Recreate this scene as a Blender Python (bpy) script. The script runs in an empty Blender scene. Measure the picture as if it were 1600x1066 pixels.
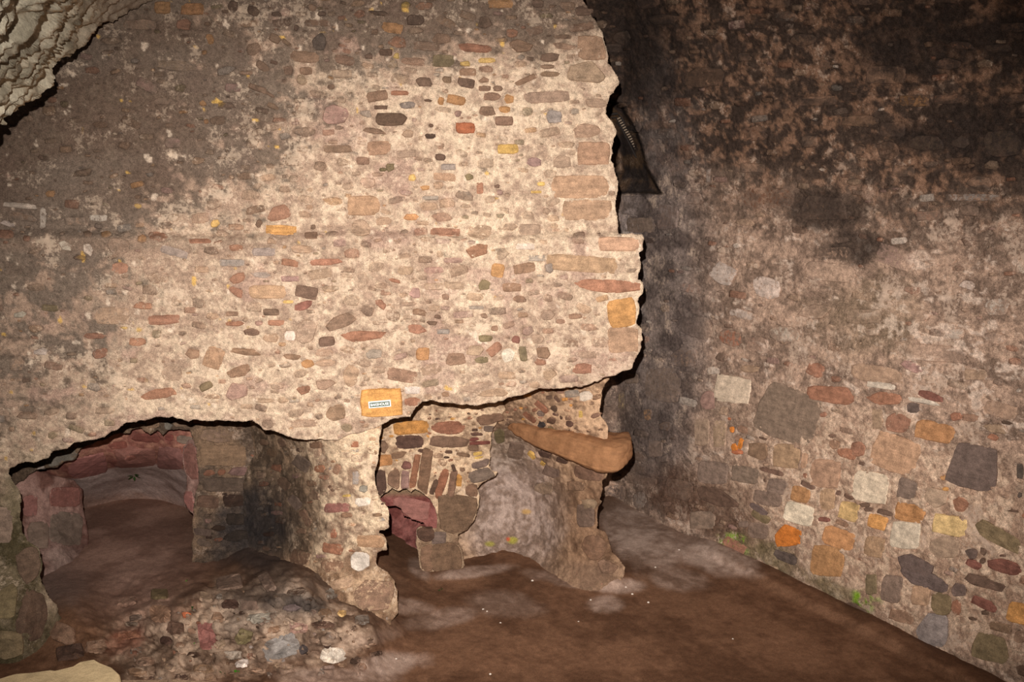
import bpy, math, random
import numpy as np
from mathutils import Vector, Matrix

# ------------------------------------------------------------------ camera, light, exposure
F, CX, CY, H = 1400.0, 800.0, 533.0, 2.5
TH = math.atan(243 / F)
sc = bpy.context.scene
col = sc.collection
cam_d = bpy.data.cameras.new('camera')
cam_d.sensor_width = 36.0
cam_d.lens = 36.0 * F / 1600.0
cam_d.clip_start = 0.05
cam = bpy.data.objects.new('camera', cam_d)
cam.location = (0, 0, H)
cam.rotation_euler = (math.pi / 2 - TH, 0, 0)
col.objects.link(cam)
sc.camera = cam

w = bpy.data.worlds.new('world')
w.use_nodes = True
w.node_tree.nodes['Background'].inputs[0].default_value = (0.9, 0.8, 0.75, 1)
w.node_tree.nodes['Background'].inputs[1].default_value = 0.04
sc.world = w

sp = bpy.data.lights.new('flash', 'SPOT')
sp.energy = 1750
sp.color = (1.0, 0.955, 0.91)
sp.spot_size = math.radians(68)
sp.spot_blend = 1.0
sp.shadow_soft_size = 0.012
spo = bpy.data.objects.new('flash', sp)
spo.location = (-0.07, 0.0, H + 0.19)
spo.scale = (1.36, 1.0, 1.0)      # a flash head throws a wide beam
col.objects.link(spo)
FLASH_AIM = (790, 575)

sc.view_settings.view_transform = 'Standard'
sc.view_settings.look = 'None'
sc.view_settings.gamma = 1
sc.view_settings.use_curve_mapping = False
sc.view_settings.exposure = 0.0

R = random.Random(7)
C0 = np.array([0.0, 0.0, H])
FW = np.array([0, math.cos(TH), -math.sin(TH)])
UP = np.array([0, math.sin(TH), math.cos(TH)])
RT = np.array([1.0, 0, 0])


def rays(px, py):
    px = np.asarray(px, float); py = np.asarray(py, float)
    return FW + ((px - CX) / F)[..., None] * RT - ((py - CY) / F)[..., None] * UP


def P3(px, py, D):
    return C0 + rays(px, py) * np.asarray(D, float)[..., None]


def floorD(px, py, h=0.0):
    d = rays(px, py)
    return (H - h) / np.maximum(-d[..., 2], 0.05)


d_ = P3(FLASH_AIM[0], FLASH_AIM[1], 5.0) - np.array(spo.location)
spo.rotation_euler = Vector(d_).to_track_quat('-Z', 'Y').to_euler()

# ------------------------------------------------------------------ noise

def _h(ix, iy, iz, seed):
    n = (ix * 374761393 + iy * 668265263 + iz * 2147483647 + seed * 974634777) & 0xFFFFFFFF
    n = ((n ^ (n >> 13)) * 1274126177) & 0xFFFFFFFF
    n = ((n ^ (n >> 16)) * 2246822519) & 0xFFFFFFFF
    n = n ^ (n >> 15)
    return (n & 0xFFFFFF) / float(0xFFFFFF)


def vnoise(P, seed=0):
    i = np.floor(P).astype(np.int64)
    f = P - i
    f = f * f * (3 - 2 * f)
    x, y, z = i[..., 0], i[..., 1], i[..., 2]
    fx, fy, fz = f[..., 0], f[..., 1], f[..., 2]
    r = 0
    for dx in (0, 1):
        wx = fx if dx else 1 - fx
        for dy in (0, 1):
            wy = fy if dy else 1 - fy
            for dz in (0, 1):
                wz = fz if dz else 1 - fz
                r = r + wx * wy * wz * _h(x + dx, y + dy, z + dz, seed)
    return r


def fbm(P, scale, octv=4, seed=0, gain=0.5):
    """0..1, centred on .5; scale in world units of the largest feature"""
    a, s, t, r = 1.0, 1.0 / scale, 0.0, 0.0
    for o in range(octv):
        r = r + a * vnoise(P * s + 17.3 * o, seed + o)
        t += a; a *= gain; s *= 2.03
    return r / t


def sst(x, a, b):
    t = np.clip((x - a) / (b - a), 0, 1)
    return t * t * (3 - 2 * t)


def lin(c):
    c = np.asarray(c, float) / 255.0
    return np.where(c <= 0.04045, c / 12.92, ((c + 0.055) / 1.055) ** 2.4)


def mixc(a, b, t):
    return a + (b - a) * t[..., None]


def px3(px, py, k=0.0):
    return np.stack([np.asarray(px, float), np.asarray(py, float), np.zeros_like(px, dtype=float) + k], -1)


def blob(px, py, cx, cy, rx, ry, a=0, soft=0.35, warp=0.35, seed=5):
    """a ragged patch, 1 inside and 0 outside"""
    px = np.asarray(px, float); py = np.asarray(py, float)
    rr_ = (max(rx, ry) * (1 + soft) + 4 * warp * max(rx, ry) * .35) * 1.05
    sel = (np.abs(px - cx) < rr_) & (np.abs(py - cy) < rr_)
    if not sel.all():
        out = np.zeros(px.shape)
        if sel.any(): out[sel] = _blob(px[sel], py[sel], cx, cy, rx, ry, a, soft, warp, seed)
        return out
    return _blob(px, py, cx, cy, rx, ry, a, soft, warp, seed)


def _blob(px, py, cx, cy, rx, ry, a, soft, warp, seed):
    n1 = fbm(px3(px, py, 3), 26, 4, seed) - .5
    n2 = fbm(px3(px, py, 9), 26, 4, seed + 40) - .5
    x = px - cx + n1 * rx * warp * 4; y = py - cy + n2 * ry * warp * 4
    c, s = math.cos(math.radians(a)), math.sin(math.radians(a))
    u = (x * c + y * s) / rx; v = (-x * s + y * c) / ry
    return 1 - sst(np.sqrt(u * u + v * v), 1 - soft, 1 + soft)


# ------------------------------------------------------------------ materials

def nd(nt, t, loc=(0, 0), **kw):
    n = nt.nodes.new(t)
    for k, v in kw.items():
        setattr(n, k, v)
    return n


def base_mat(name, rough=0.9, spec=0.15):
    m = bpy.data.materials.new(name); m.use_nodes = True
    nt = m.node_tree; b = nt.nodes['Principled BSDF']
    b.inputs['Roughness'].default_value = rough
    b.inputs['Specular IOR Level'].default_value = spec
    return m, nt, b


def noise(nt, vec, scale, detail=4, rough=0.6):
    n = nd(nt, 'ShaderNodeTexNoise')
    n.inputs['Scale'].default_value = scale; n.inputs['Detail'].default_value = detail
    n.inputs['Roughness'].default_value = rough
    nt.links.new(vec, n.inputs['Vector'])
    return n.outputs['Fac']


def mrange(nt, v, a, b, c, d):
    n = nd(nt, 'ShaderNodeMapRange')
    nt.links.new(v, n.inputs[0])
    for i, x in enumerate((a, b, c, d)):
        n.inputs[i + 1].default_value = x
    return n.outputs[0]


def mixn(nt, mode, fac, a, b):
    n = nd(nt, 'ShaderNodeMix'); n.data_type = 'RGBA'; n.blend_type = mode
    for sock, v in ((n.inputs[0], fac), (n.inputs[6], a), (n.inputs[7], b)):
        if isinstance(v, (int, float)):
            sock.default_value = v
        elif isinstance(v, tuple):
            sock.default_value = v
        else:
            nt.links.new(v, sock)
    return n.outputs[2]


def masonry(name, var=0.35, speck=0.3, bump=0.5, rough=0.92, fine=1.0, spec=0.12, pit=.0, fleck=.0, fcol=(214, 190, 168)):
    """colour from the surface's own colour layer, with grain, specks and relief"""
    m, nt, b = base_mat(name, rough, spec)
    at = nd(nt, 'ShaderNodeVertexColor'); at.layer_name = 'Col'
    geo = nd(nt, 'ShaderNodeNewGeometry'); P = geo.outputs['Position']
    n1 = noise(nt, P, 45 * fine, 8, .7)
    n2 = noise(nt, P, 230 * fine, 4, .7)
    v1 = mrange(nt, n1, .34, .66, 1 - var, 1 + var)
    c = mixn(nt, 'MULTIPLY', 1.0, at.outputs['Color'], v1)
    v2 = mrange(nt, n2, .39, .61, 1 - speck, 1 + speck)
    c = mixn(nt, 'MULTIPLY', 1.0, c, v2)
    n5 = noise(nt, P, 95 * fine, 5, .65)
    if pit:
        c = mixn(nt, 'MULTIPLY', 1.0, c, mrange(nt, n5, .60, .70, 1, 1 - pit))
    if fleck:
        n6 = noise(nt, P, 52 * fine, 9, .78)
        n7 = noise(nt, P, 6, 3, .6)
        ad2 = nd(nt, 'ShaderNodeMath', operation='ADD'); nt.links.new(n6, ad2.inputs[0]); nt.links.new(n7, ad2.inputs[1])
        bw = nd(nt, 'ShaderNodeRGBToBW'); nt.links.new(at.outputs['Color'], bw.inputs[0])
        fm = nd(nt, 'ShaderNodeMath', operation='MULTIPLY')
        nt.links.new(mrange(nt, ad2.outputs[0], 1.10, 1.16, 0, fleck), fm.inputs[0])
        nt.links.new(mrange(nt, bw.outputs[0], .04, .17, 0, 1), fm.inputs[1])
        c = mixn(nt, 'MIX', fm.outputs[0], c, tuple(lin(fcol)) + (1,))
    nt.links.new(c, b.inputs['Base Color'])
    add = nd(nt, 'ShaderNodeMath', operation='ADD'); nt.links.new(n1, add.inputs[0])
    mul = nd(nt, 'ShaderNodeMath', operation='MULTIPLY'); nt.links.new(n2, mul.inputs[0]); mul.inputs[1].default_value = .35
    nt.links.new(mul.outputs[0], add.inputs[1])
    bp = nd(nt, 'ShaderNodeBump'); bp.inputs['Strength'].default_value = bump; bp.inputs['Distance'].default_value = 0.012
    nt.links.new(add.outputs[0], bp.inputs['Height']); nt.links.new(bp.outputs[0], b.inputs['Normal'])
    return m


def stone_mat(name, smear, grain=0.28):
    """rock whose own colour is the object's colour; lime smears and crumbs over it (amount in alpha)"""
    m, nt, b = base_mat(name, 0.85, 0.2)
    oi = nd(nt, 'ShaderNodeObjectInfo')
    geo = nd(nt, 'ShaderNodeNewGeometry'); P = geo.outputs['Position']
    n1 = noise(nt, P, 22, 7, .65); n2 = noise(nt, P, 260, 3, .7); n3 = noise(nt, P, 38, 9, .75)
    # strata
    mp = nd(nt, 'ShaderNodeMapping'); mp.inputs['Scale'].default_value = (6, 6, 40); nt.links.new(P, mp.inputs['Vector'])
    n4 = noise(nt, mp.outputs[0], 1.6, 5, .6)
    c = mixn(nt, 'MULTIPLY', 1.0, oi.outputs['Color'], mrange(nt, n1, .3, .7, 1 - grain * 1.3, 1 + grain * 1.3))
    c = mixn(nt, 'MULTIPLY', 1.0, c, mrange(nt, n2, .38, .62, 1 - grain, 1 + grain))
    c = mixn(nt, 'MULTIPLY', 1.0, c, mrange(nt, n4, .35, .65, .86, 1.12))
    al = oi.outputs['Alpha']
    ea = nd(nt, 'ShaderNodeAttribute'); ea.attribute_name = 'rim'
    va = nd(nt, 'ShaderNodeVertexColor'); va.layer_name = 'Col'      # the mortar it is bedded in
    em = nd(nt, 'ShaderNodeMath', operation='MULTIPLY_ADD'); nt.links.new(ea.outputs['Fac'], em.inputs[0]); em.inputs[1].default_value = .10; nt.links.new(al, em.inputs[2])
    sub = nd(nt, 'ShaderNodeMath', operation='ADD'); nt.links.new(n3, sub.inputs[0]); nt.links.new(em.outputs[0], sub.inputs[1])
    f = mrange(nt, sub.outputs[0], .93, 1.0, 0, .92)
    n5 = noise(nt, P, 45, 8, .7)
    sm = mixn(nt, 'MULTIPLY', 1.0, va.outputs['Color'], mrange(nt, n5, .34, .66, .6, 1.4))
    sm = mixn(nt, 'MULTIPLY', 1.0, sm, mrange(nt, n2, .39, .61, .72, 1.28))
    c = mixn(nt, 'MIX', f, c, sm)
    nt.links.new(c, b.inputs['Base Color'])
    bp = nd(nt, 'ShaderNodeBump'); bp.inputs['Strength'].default_value = .45; bp.inputs['Distance'].default_value = 0.012
    ad = nd(nt, 'ShaderNodeMath', operation='ADD'); nt.links.new(n1, ad.inputs[0]); nt.links.new(n3, ad.inputs[1])
    nt.links.new(ad.outputs[0], bp.inputs['Height']); nt.links.new(bp.outputs[0], b.inputs['Normal'])
    return m


M_lime = masonry('lime_mortar', .30, .30, .8, pit=.35, fleck=.5, fcol=(232, 204, 176))
M_soot = masonry('sooty_mortar', .42, .34, .8, pit=.35, fleck=.7, fcol=(206, 178, 156))
M_dirt = masonry('packed_dirt', .18, .2, .35, fine=.8)
M_vault = masonry('rough_vault', .2, .15, .6, fine=.5)
M_plast = masonry('hearth_plaster', .28, .2, .6, pit=.25)
S_lime = stone_mat('stone_in_lime', (204, 170, 138))
S_dark = stone_mat('stone_in_soot', (150, 122, 102))
S_soot = stone_mat('stone_in_heavy_soot', (98, 80, 68))
S_pink = stone_mat('burnt_stone', (150, 112, 98), .2)
S_clean = stone_mat('clean_stone', (200, 175, 140), .14)



def flat(name, c, rough=.6):
    m, nt, b = base_mat(name, rough, .3)
    b.inputs['Base Color'].default_value = tuple(lin(c)) + (1,)
    return m

# ------------------------------------------------------------------ mesh helpers

def new_mesh(name, V, Fc, mat, colr=None, smooth=True, rim=None):
    me = bpy.data.meshes.new(name)
    V = np.asarray(V, np.float32)
    me.vertices.add(len(V)); me.vertices.foreach_set('co', V.ravel())
    if isinstance(Fc, np.ndarray):
        n, k = Fc.shape
        me.loops.add(n * k); me.loops.foreach_set('vertex_index', Fc.ravel().astype(np.int32))
        me.polygons.add(n)
        me.polygons.foreach_set('loop_start', np.arange(0, n * k, k, dtype=np.int32))
        me.polygons.foreach_set('loop_total', np.full(n, k, np.int32))
    else:
        idx = [i for f in Fc for i in f]
        tot = [len(f) for f in Fc]
        me.loops.add(len(idx)); me.loops.foreach_set('vertex_index', np.array(idx, np.int32))
        me.polygons.add(len(Fc))
        me.polygons.foreach_set('loop_start', np.concatenate([[0], np.cumsum(tot)[:-1]]).astype(np.int32))
        me.polygons.foreach_set('loop_total', np.array(tot, np.int32))
    me.polygons.foreach_set('use_smooth', np.full(len(me.polygons), smooth, bool))
    me.update(calc_edges=True); me.validate()
    if colr is not None:
        a = me.color_attributes.new('Col', 'FLOAT_COLOR', 'POINT')
        c4 = np.ones((len(V), 4), np.float32); c4[:, :3] = np.clip(colr, 0, 1)
        a.data.foreach_set('color', c4.ravel())
    if rim is not None:
        a = me.attributes.new('rim', 'FLOAT', 'POINT'); a.data.foreach_set('value', np.asarray(rim, np.float32))
    me.materials.append(mat)
    return me


def obj(name, me, parent=None, label=None, cat=None, kind=None, group=None):
    o = bpy.data.objects.new(name, me); col.objects.link(o)
    if parent is not None: o.parent = parent
    if label: o['label'] = label
    if cat: o['category'] = cat
    if kind: o['kind'] = kind
    if group: o['group'] = group
    return o


def inpoly(px, py, poly):
    r = np.zeros(px.shape, bool)
    n = len(poly)
    for i in range(n):
        x1, y1 = poly[i]; x2, y2 = poly[(i + 1) % n]
        if y1 == y2: continue
        c = ((y1 > py) != (y2 > py)) & (px < (x2 - x1) * (py - y1) / (y2 - y1) + x1)
        r ^= c
    return r


def rough_poly(poly, amp=1.6, step=6, seed=1, keep=()):
    """subdivide a traced outline and make it ragged"""
    out = []
    n = len(poly); rr = random.Random(seed)
    for i in range(n):
        x1, y1 = poly[i]; x2, y2 = poly[(i + 1) % n]
        L = math.hypot(x2 - x1, y2 - y1); k = max(1, int(L / step))
        if L > 400: k = 1
        for j in range(k):
            t = j / k
            a = amp if k > 1 else 0
            out.append((x1 + (x2 - x1) * t + rr.uniform(-a, a), y1 + (y2 - y1) * t + rr.uniform(-a, a)))
    return out


def tps(pts):
    p = np.array(pts, float); X = p[:, :2] / 300.0; n = len(X)

    def U(r2): return np.where(r2 > 1e-12, r2 * np.log(np.maximum(r2, 1e-12)), 0)
    K = U(((X[:, None] - X[None]) ** 2).sum(-1)) + np.eye(n) * 1e-4
    Q = np.hstack([np.ones((n, 1)), X])
    A = np.block([[K, Q], [Q.T, np.zeros((3, 3))]])
    s = np.linalg.solve(A, np.concatenate([p[:, 2], np.zeros(3)]))

    def f(px, py):
        px = np.asarray(px, float) / 300; py = np.asarray(py, float) / 300
        r = s[n] + s[n + 1] * px + s[n + 2] * py
        for i in range(n):
            r = r + s[i] * U((px - X[i, 0]) ** 2 + (py - X[i, 1]) ** 2)
        return r
    return f


def plan(pts, lean=0.0, z0=2.2):
    """vertical wall following a plan curve given as (px, D at the camera's horizon row); curves inward above z0"""
    pp = [P3(a, 290.0, b) for a, b in pts]
    X = np.array([p[0] for p in pp]); Y = np.array([p[1] for p in pp])
    xs, ys = [], []
    for i in range(len(X) - 1):
        t = np.linspace(0, 1, 200, endpoint=False)
        xs.append(X[i] + (X[i + 1] - X[i]) * t); ys.append(Y[i] + (Y[i + 1] - Y[i]) * t)
    xs = np.concatenate(xs); ys = np.concatenate(ys)
    az = np.arctan2(xs, ys); rho = np.hypot(xs, ys)
    o = np.argsort(az); az = az[o]; rho = rho[o]

    def f(px, py):
        d = rays(px, py)
        a = np.arctan2(d[..., 0], d[..., 1]); h = np.hypot(d[..., 0], d[..., 1])
        r = np.interp(a, az, rho)
        D = r / h
        for _ in range(5):
            z = H + d[..., 2] * D
            D = r * (1 - lean * np.maximum(0, z - z0) ** 2) / h
        return D
    return f


class Sheet:
    def __init__(s, name, D, box, poly=None, step=2.2, low=0.03, lowL=90, mid=0.010, fine=0.006, midL=0.06,
                 back=0.0, seed=1, colf=None, mat=None, parent=None, ragged=1.5, extra=None, away=False, **tags):
        s.name, s.D0, s.low, s.lowL, s.seed, s.step, s.box = name, D, low, lowL, seed, step, box
        x0, y0, x1, y1 = box
        nx = int((x1 - x0) / step) + 1; ny = int((y1 - y0) / step) + 1
        gx, gy = np.meshgrid(x0 + np.arange(nx) * step, y0 + np.arange(ny) * step)
        s.gx, s.gy, s.nx, s.ny = gx, gy, nx, ny
        s.occ = np.zeros((ny, nx), bool)       # where a stone sits
        s.bur = np.zeros((ny, nx), bool)       # where mortar has fallen away from its face
        s.nz = np.clip((fbm(px3(gx, gy, 4), 9, 2, seed + 77) - .2) / .6, 0, 1)
        s.poly = rough_poly(poly, ragged, 6, seed) if poly else None
        s.mid, s.fine, s.midL, s.back, s.colf, s.mat, s.parent, s.tags = mid, fine, midL, back, colf, mat, parent, tags
        s.extra = extra
        s.proud = 0.0
        if s.poly:
            cx = (gx[:-1, :-1] + step / 2); cy = (gy[:-1, :-1] + step / 2)
            s.fm = inpoly(cx, cy, s.poly)
        else:
            s.fm = np.ones((ny - 1, nx - 1), bool)

    def colours(s):
        if getattr(s, 'cg', None) is None:
            B = P3(s.gx, s.gy, s.D(s.gx, s.gy))
            s.m1 = fbm(B, s.midL, 3, s.seed + 11) - .5
            s.m2 = fbm(B, s.midL * .28, 3, s.seed + 23) - .5
            s.cg = s.colf(s.gx.ravel(), s.gy.ravel(), B.reshape(-1, 3), s.m1.ravel(), s.m2.ravel()).reshape(s.ny, s.nx, 3)
        return s.cg

    def col_at(s, x, y):
        g = s.colours()
        i = np.clip(((y - s.box[1]) / s.step).round().astype(int), 0, s.ny - 1); j = np.clip(((x - s.box[0]) / s.step).round().astype(int), 0, s.nx - 1)
        return g[i, j]

    def D(s, px, py):
        px = np.asarray(px, float); py = np.asarray(py, float)
        return s.D0(px, py) + s.low * 2 * (fbm(px3(px, py, s.seed), s.lowL, 3, s.seed) - .5)

    def point(s, px, py):
        return P3(px, py, s.D(px, py))

    def frame(s, px, py, e=8.0):
        a = s.point(px + e, py) - s.point(px - e, py)
        b = s.point(px, py - e) - s.point(px, py + e)
        n = np.cross(a, b); n /= np.linalg.norm(n)
        if np.dot(n, C0 - s.point(px, py)) < 0: n = -n
        return n

    def inside(s, x, y):
        return True if not s.poly else bool(inpoly(np.array([x], float), np.array([y], float), s.poly)[0])

    def mark(s, x, y, W, Hh, a, k=0.92, test=False):
        st = s.step; x0, y0 = s.box[:2]; r = max(W, Hh) / 2 + 3
        i0 = max(0, int((y - r - y0) / st)); i1 = min(s.ny, int((y + r - y0) / st) + 2)
        j0 = max(0, int((x - r - x0) / st)); j1 = min(s.nx, int((x + r - x0) / st) + 2)
        if i0 >= i1 or j0 >= j1: return 1.0
        gx = s.gx[i0:i1, j0:j1] - x; gy = s.gy[i0:i1, j0:j1] - y
        c, n = math.cos(math.radians(a)), math.sin(math.radians(a))
        u = (gx * c + gy * n) / (W / 2); v = (-gx * n + gy * c) / (Hh / 2)
        q = np.abs(u) ** 2.4 + np.abs(v) ** 2.4
        if test:
            m = q < k
            return (s.occ[i0:i1, j0:j1] & m).sum() / max(1, m.sum())
        s.occ[i0:i1, j0:j1] |= q < 1.0
        s.bur[i0:i1, j0:j1] |= q < .5 + .62 * s.nz[i0:i1, j0:j1]

    def build(s):
        gx, gy = s.gx.copy(), s.gy.copy()
        ny, nx = s.ny, s.nx
        idx = np.arange(ny * nx).reshape(ny, nx)
        q = np.stack([idx[:-1, :-1], idx[1:, :-1], idx[1:, 1:], idx[:-1, 1:]], -1)[s.fm]
        used = np.zeros(ny * nx, bool); used[q.ravel()] = True
        cnt = np.bincount(q.ravel(), minlength=ny * nx)
        inner = np.zeros((ny, nx), bool); inner[1:-1, 1:-1] = True
        if s.poly:   # snap the rim onto the outline
            rim = np.nonzero(used & (cnt < 4) & inner.ravel())[0]
            A = np.array(s.poly); Bn = np.roll(A, -1, 0)
            px = gx.ravel()[rim]; py = gy.ravel()[rim]
            best = np.full(len(rim), 1e9); bx = px.copy(); by = py.copy()
            for (x1, y1), (x2, y2) in zip(A, Bn):
                L2 = (x2 - x1) ** 2 + (y2 - y1) ** 2 + 1e-9
                t = np.clip(((px - x1) * (x2 - x1) + (py - y1) * (y2 - y1)) / L2, 0, 1)
                qx = x1 + t * (x2 - x1); qy = y1 + t * (y2 - y1)
                dd = np.hypot(px - qx, py - qy); k = dd < best
                best[k] = dd[k]; bx[k] = qx[k]; by[k] = qy[k]
            k = best < s.step * 1.2
            gx.ravel()[rim[k]] = bx[k]; gy.ravel()[rim[k]] = by[k]
        B = P3(gx, gy, s.D(gx, gy))
        du = np.gradient(B, axis=1); dv = np.gradient(B, axis=0)
        N = np.cross(dv, du); N /= np.maximum(np.linalg.norm(N, axis=-1, keepdims=True), 1e-9)
        flip = ((C0 - B) * N).sum(-1) < 0
        N[flip] *= -1
        Cc = s.colours().reshape(-1, 3); m1, m2 = s.m1, s.m2
        disp = 2 * s.mid * m1 + 2 * s.fine * m2
        disp = np.where(s.bur, np.minimum(disp, 0) - .007, disp)
        if s.extra is not None:
            disp = disp + s.extra(gx, gy, B)
        V = (B + N * disp[..., None]).reshape(-1, 3)
        if s.poly and s.back > 0:
            e = np.concatenate([q[:, [0, 1]], q[:, [1, 2]], q[:, [2, 3]], q[:, [3, 0]]])
            key = np.sort(e, 1); kk = key[:, 0].astype(np.int64) * (ny * nx) + key[:, 1]
            u, inv, c = np.unique(kk, return_inverse=True, return_counts=True)
            be = e[c[inv] == 1]
            vs = np.unique(be); mp = np.zeros(ny * nx, np.int64); mp[vs] = np.arange(len(vs))
            d = rays(gx.ravel()[vs], gy.ravel()[vs])
            V1 = V[vs] + d * s.back * .5 + 0.01 * (np.random.RandomState(1).rand(len(vs), 3) - .5)
            V2 = V[vs] + d * s.back
            o1 = len(V); o2 = o1 + len(vs)
            V = np.concatenate([V, V1, V2]); Cc = np.concatenate([Cc, Cc[vs] * .9, Cc[vs] * .9])
            q1 = np.stack([be[:, 1], be[:, 0], o1 + mp[be[:, 0]], o1 + mp[be[:, 1]]], -1)
            q2 = np.stack([o1 + mp[be[:, 1]], o1 + mp[be[:, 0]], o2 + mp[be[:, 0]], o2 + mp[be[:, 1]]], -1)
            q = np.concatenate([q, q1, q2])
        keep = np.zeros(len(V), bool); keep[q.ravel()] = True
        re = np.cumsum(keep) - 1
        me = new_mesh(s.name, V[keep], re[q], s.mat, Cc[keep])
        s.ob = obj(s.name, me, s.parent, **s.tags)
        return s.ob


def outline(w_, h_, a, n, rr, block, jit):
    """angular broken-stone outline: a few corners joined by slightly uneven edges"""
    c, s = math.cos(math.radians(a)), math.sin(math.radians(a))
    cor = []
    if block:
        q = .93
        for sx, sy in ((1, 1), (-1, 1), (-1, -1), (1, -1)):
            u = rr.random()
            if u < .45:
                cor.append((sx * q * (1 - rr.uniform(0, .08)), sy * q * (1 - rr.uniform(0, .1))))
            else:            # knocked-off corner
                k1, k2 = rr.uniform(.12, .3), rr.uniform(.12, .35)
                p, r = (sx * q, sy * q * (1 - k2)), (sx * q * (1 - k1), sy * q)
                cor += [p, r] if sx * sy > 0 else [r, p]
    else:
        m = rr.choice((5, 5, 6, 6, 7, 8))
        ph = rr.uniform(0, 6.28)
        for i in range(m):
            t = ph + 2 * math.pi * (i + rr.uniform(-.3, .3)) / m
            ct, st = math.cos(t), math.sin(t); ex = rr.uniform(2, 3.4)
            f = rr.uniform(.86, 1.12)
            cor.append((f * math.copysign(abs(ct) ** (2 / ex), ct), f * math.copysign(abs(st) ** (2 / ex), st)))
    m = len(cor)
    L = [math.hypot((cor[(i + 1) % m][0] - cor[i][0]) * w_, (cor[(i + 1) % m][1] - cor[i][1]) * h_) for i in range(m)]
    tot = sum(L); pts = []
    for k in range(m):
        p, q = cor[k], cor[(k + 1) % m]
        ns = max(1, int(round(n * L[k] / tot)))
        for e in range(ns):
            t = e / ns + (rr.uniform(-.12, .12) / ns if e else 0)
            x = p[0] + (q[0] - p[0]) * t; y = p[1] + (q[1] - p[1]) * t
            f = 1 + (rr.uniform(-jit, jit) + .05 * math.sin(math.pi * t) if e else rr.uniform(-jit, jit) * .5)
            x *= f * w_ / 2; y *= f * h_ / 2
            pts.append((x * c - y * s, x * s + y * c))
    return pts


def stone_geo(sh, x, y, w_, h_, a, rr, proud=None, block=False):
    """irregular flat-faced stone bedded in the sheet's surface: (vertices, faces)"""
    big = w_ * h_
    n = 20 if big > 2000 else (15 if big > 500 else (11 if big > 90 else 7))
    jit = .07 if big < 900 else .04
    o = outline(w_, h_, a, n, rr, block or (w_ > 1.6 * h_ and rr.random() < .5) or h_ > 1.7 * w_, jit)
    n = len(o)
    if sh.poly:      # keep within the ragged edge of the masonry
        for i_, p in enumerate(o):
            k_ = 1.0
            for _ in range(6):
                a_, b_ = int((y + p[1] * k_ - sh.box[1]) / sh.step), int((x + p[0] * k_ - sh.box[0]) / sh.step)
                if 0 <= a_ < sh.fm.shape[0] and 0 <= b_ < sh.fm.shape[1] and sh.fm[a_, b_]: break
                k_ *= .88
            o[i_] = (p[0] * k_, p[1] * k_)
    nrm = sh.frame(x, y, max(6.0, min(w_, h_) * .4))
    up = rr.uniform(.0015, .006) + sh.proud if proud is None else proud
    sz = min(w_, h_)
    bev = max(.55, 1 - 2.4 / sz)
    rings = [(1.0, -.03), (1.0, up * .3 - .002), (bev, up)]
    if big > 500: rings.append((.5, up + rr.uniform(-.001, .003)))
    V = []
    for k, (sc_, hh) in enumerate(rings):
        ox = np.array([p[0] * sc_ + x for p in o]); oy = np.array([p[1] * sc_ + y for p in o])
        B = sh.point(ox, oy)
        hs = hh + (np.array([rr.uniform(-1, 1) for _ in o]) * .0016 if k > 0 else 0)
        V.append(B + nrm * np.reshape(hs, (-1, 1)) if k else B + nrm * hh)
    V = np.concatenate(V)
    Fc = []
    for k in range(len(rings) - 1):
        for i in range(n):
            j = (i + 1) % n
            Fc.append((k * n + i, k * n + j, (k + 1) * n + j, (k + 1) * n + i)[::-1])
    Fc.append(tuple(range((len(rings) - 1) * n, len(rings) * n))[::-1])
    rimv = np.concatenate([np.full(n, r_) for r_ in (1, 1, .3, 0)[:len(rings)]])
    mc = np.concatenate([sh.col_at(np.array([p[0] * r_[0] + x for p in o]), np.array([p[1] * r_[0] + y for p in o])) for r_ in rings])
    return V, Fc, mc, rimv


CODE = dict(b=(142, 110, 88), d=(104, 78, 64), r=(156, 106, 82), o=(184, 132, 84), O=(206, 148, 84), y=(222, 180, 104),
            g=(152, 138, 126), p=(164, 128, 116), w=(222, 202, 184), t=(168, 138, 114), T=(180, 142, 112), k=(78, 68, 64),
            m=(122, 106, 76), R=(128, 74, 64), P=(148, 100, 90), B=(130, 108, 94), D=(84, 62, 50), W=(226, 204, 178),
            Q=(208, 120, 34), G=(146, 136, 128), S=(72, 60, 52), Y=(216, 180, 124), K=(98, 82, 78), V=(172, 98, 64))
SMEAR = dict(t=.42, T=.34, w=.3, g=.38, p=.38, b=.35, r=.36, B=.24, y=.28, W=.34, Q=.16, o=.3, O=.26)


def put(sh, mat, x, y, w_, h_, a, code, rr, mul=1.0, parent=None, proud=None, name='stone', smear=None, force=False, label=None, tint=None):
    if not force and sh.mark(x, y, w_, h_, a, test=True) > .45: return None
    if callable(mat): mat = mat(x, y)
    V, Fc, mc, rimv = stone_geo(sh, x, y, w_, h_, a, rr, proud, code in 'TOYWPoB' and w_ * h_ > 350)
    sh.mark(x, y, w_, h_, a)
    c = V.mean(0)
    me = new_mesh(name, V - c, Fc, mat, mc, False, rimv)
    o = obj(name, me, parent if parent is not None else sh.ob)
    o.location = c
    if label: o['label'] = label
    cc = lin(CODE[code]) * mul * (1 + rr.uniform(-.12, .12)) * np.array([1 + rr.uniform(-.05, .05), 1, 1 + rr.uniform(-.06, .06)])
    sm = SMEAR.get(code, .3) if smear is None else smear
    if tint is not None:
        tc_, tk, ts = tint(x, y)
        cc = cc * (1 - tk) + lin(tc_) * tk; sm += ts
    o.color = (*[float(v) for v in cc], sm + rr.uniform(-.05, .06))
    return o


def read(txt, ox, oy, s):
    out = []
    for ln in txt.replace('\n', ';').split(';'):
        p = ln.split()
        if len(p) < 6: continue
        x, y, w_, h_, a = map(float, p[:5])
        out.append((ox + x / s, oy + y / s, w_ / s, h_ / s, a, p[5]))
    return out


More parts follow.
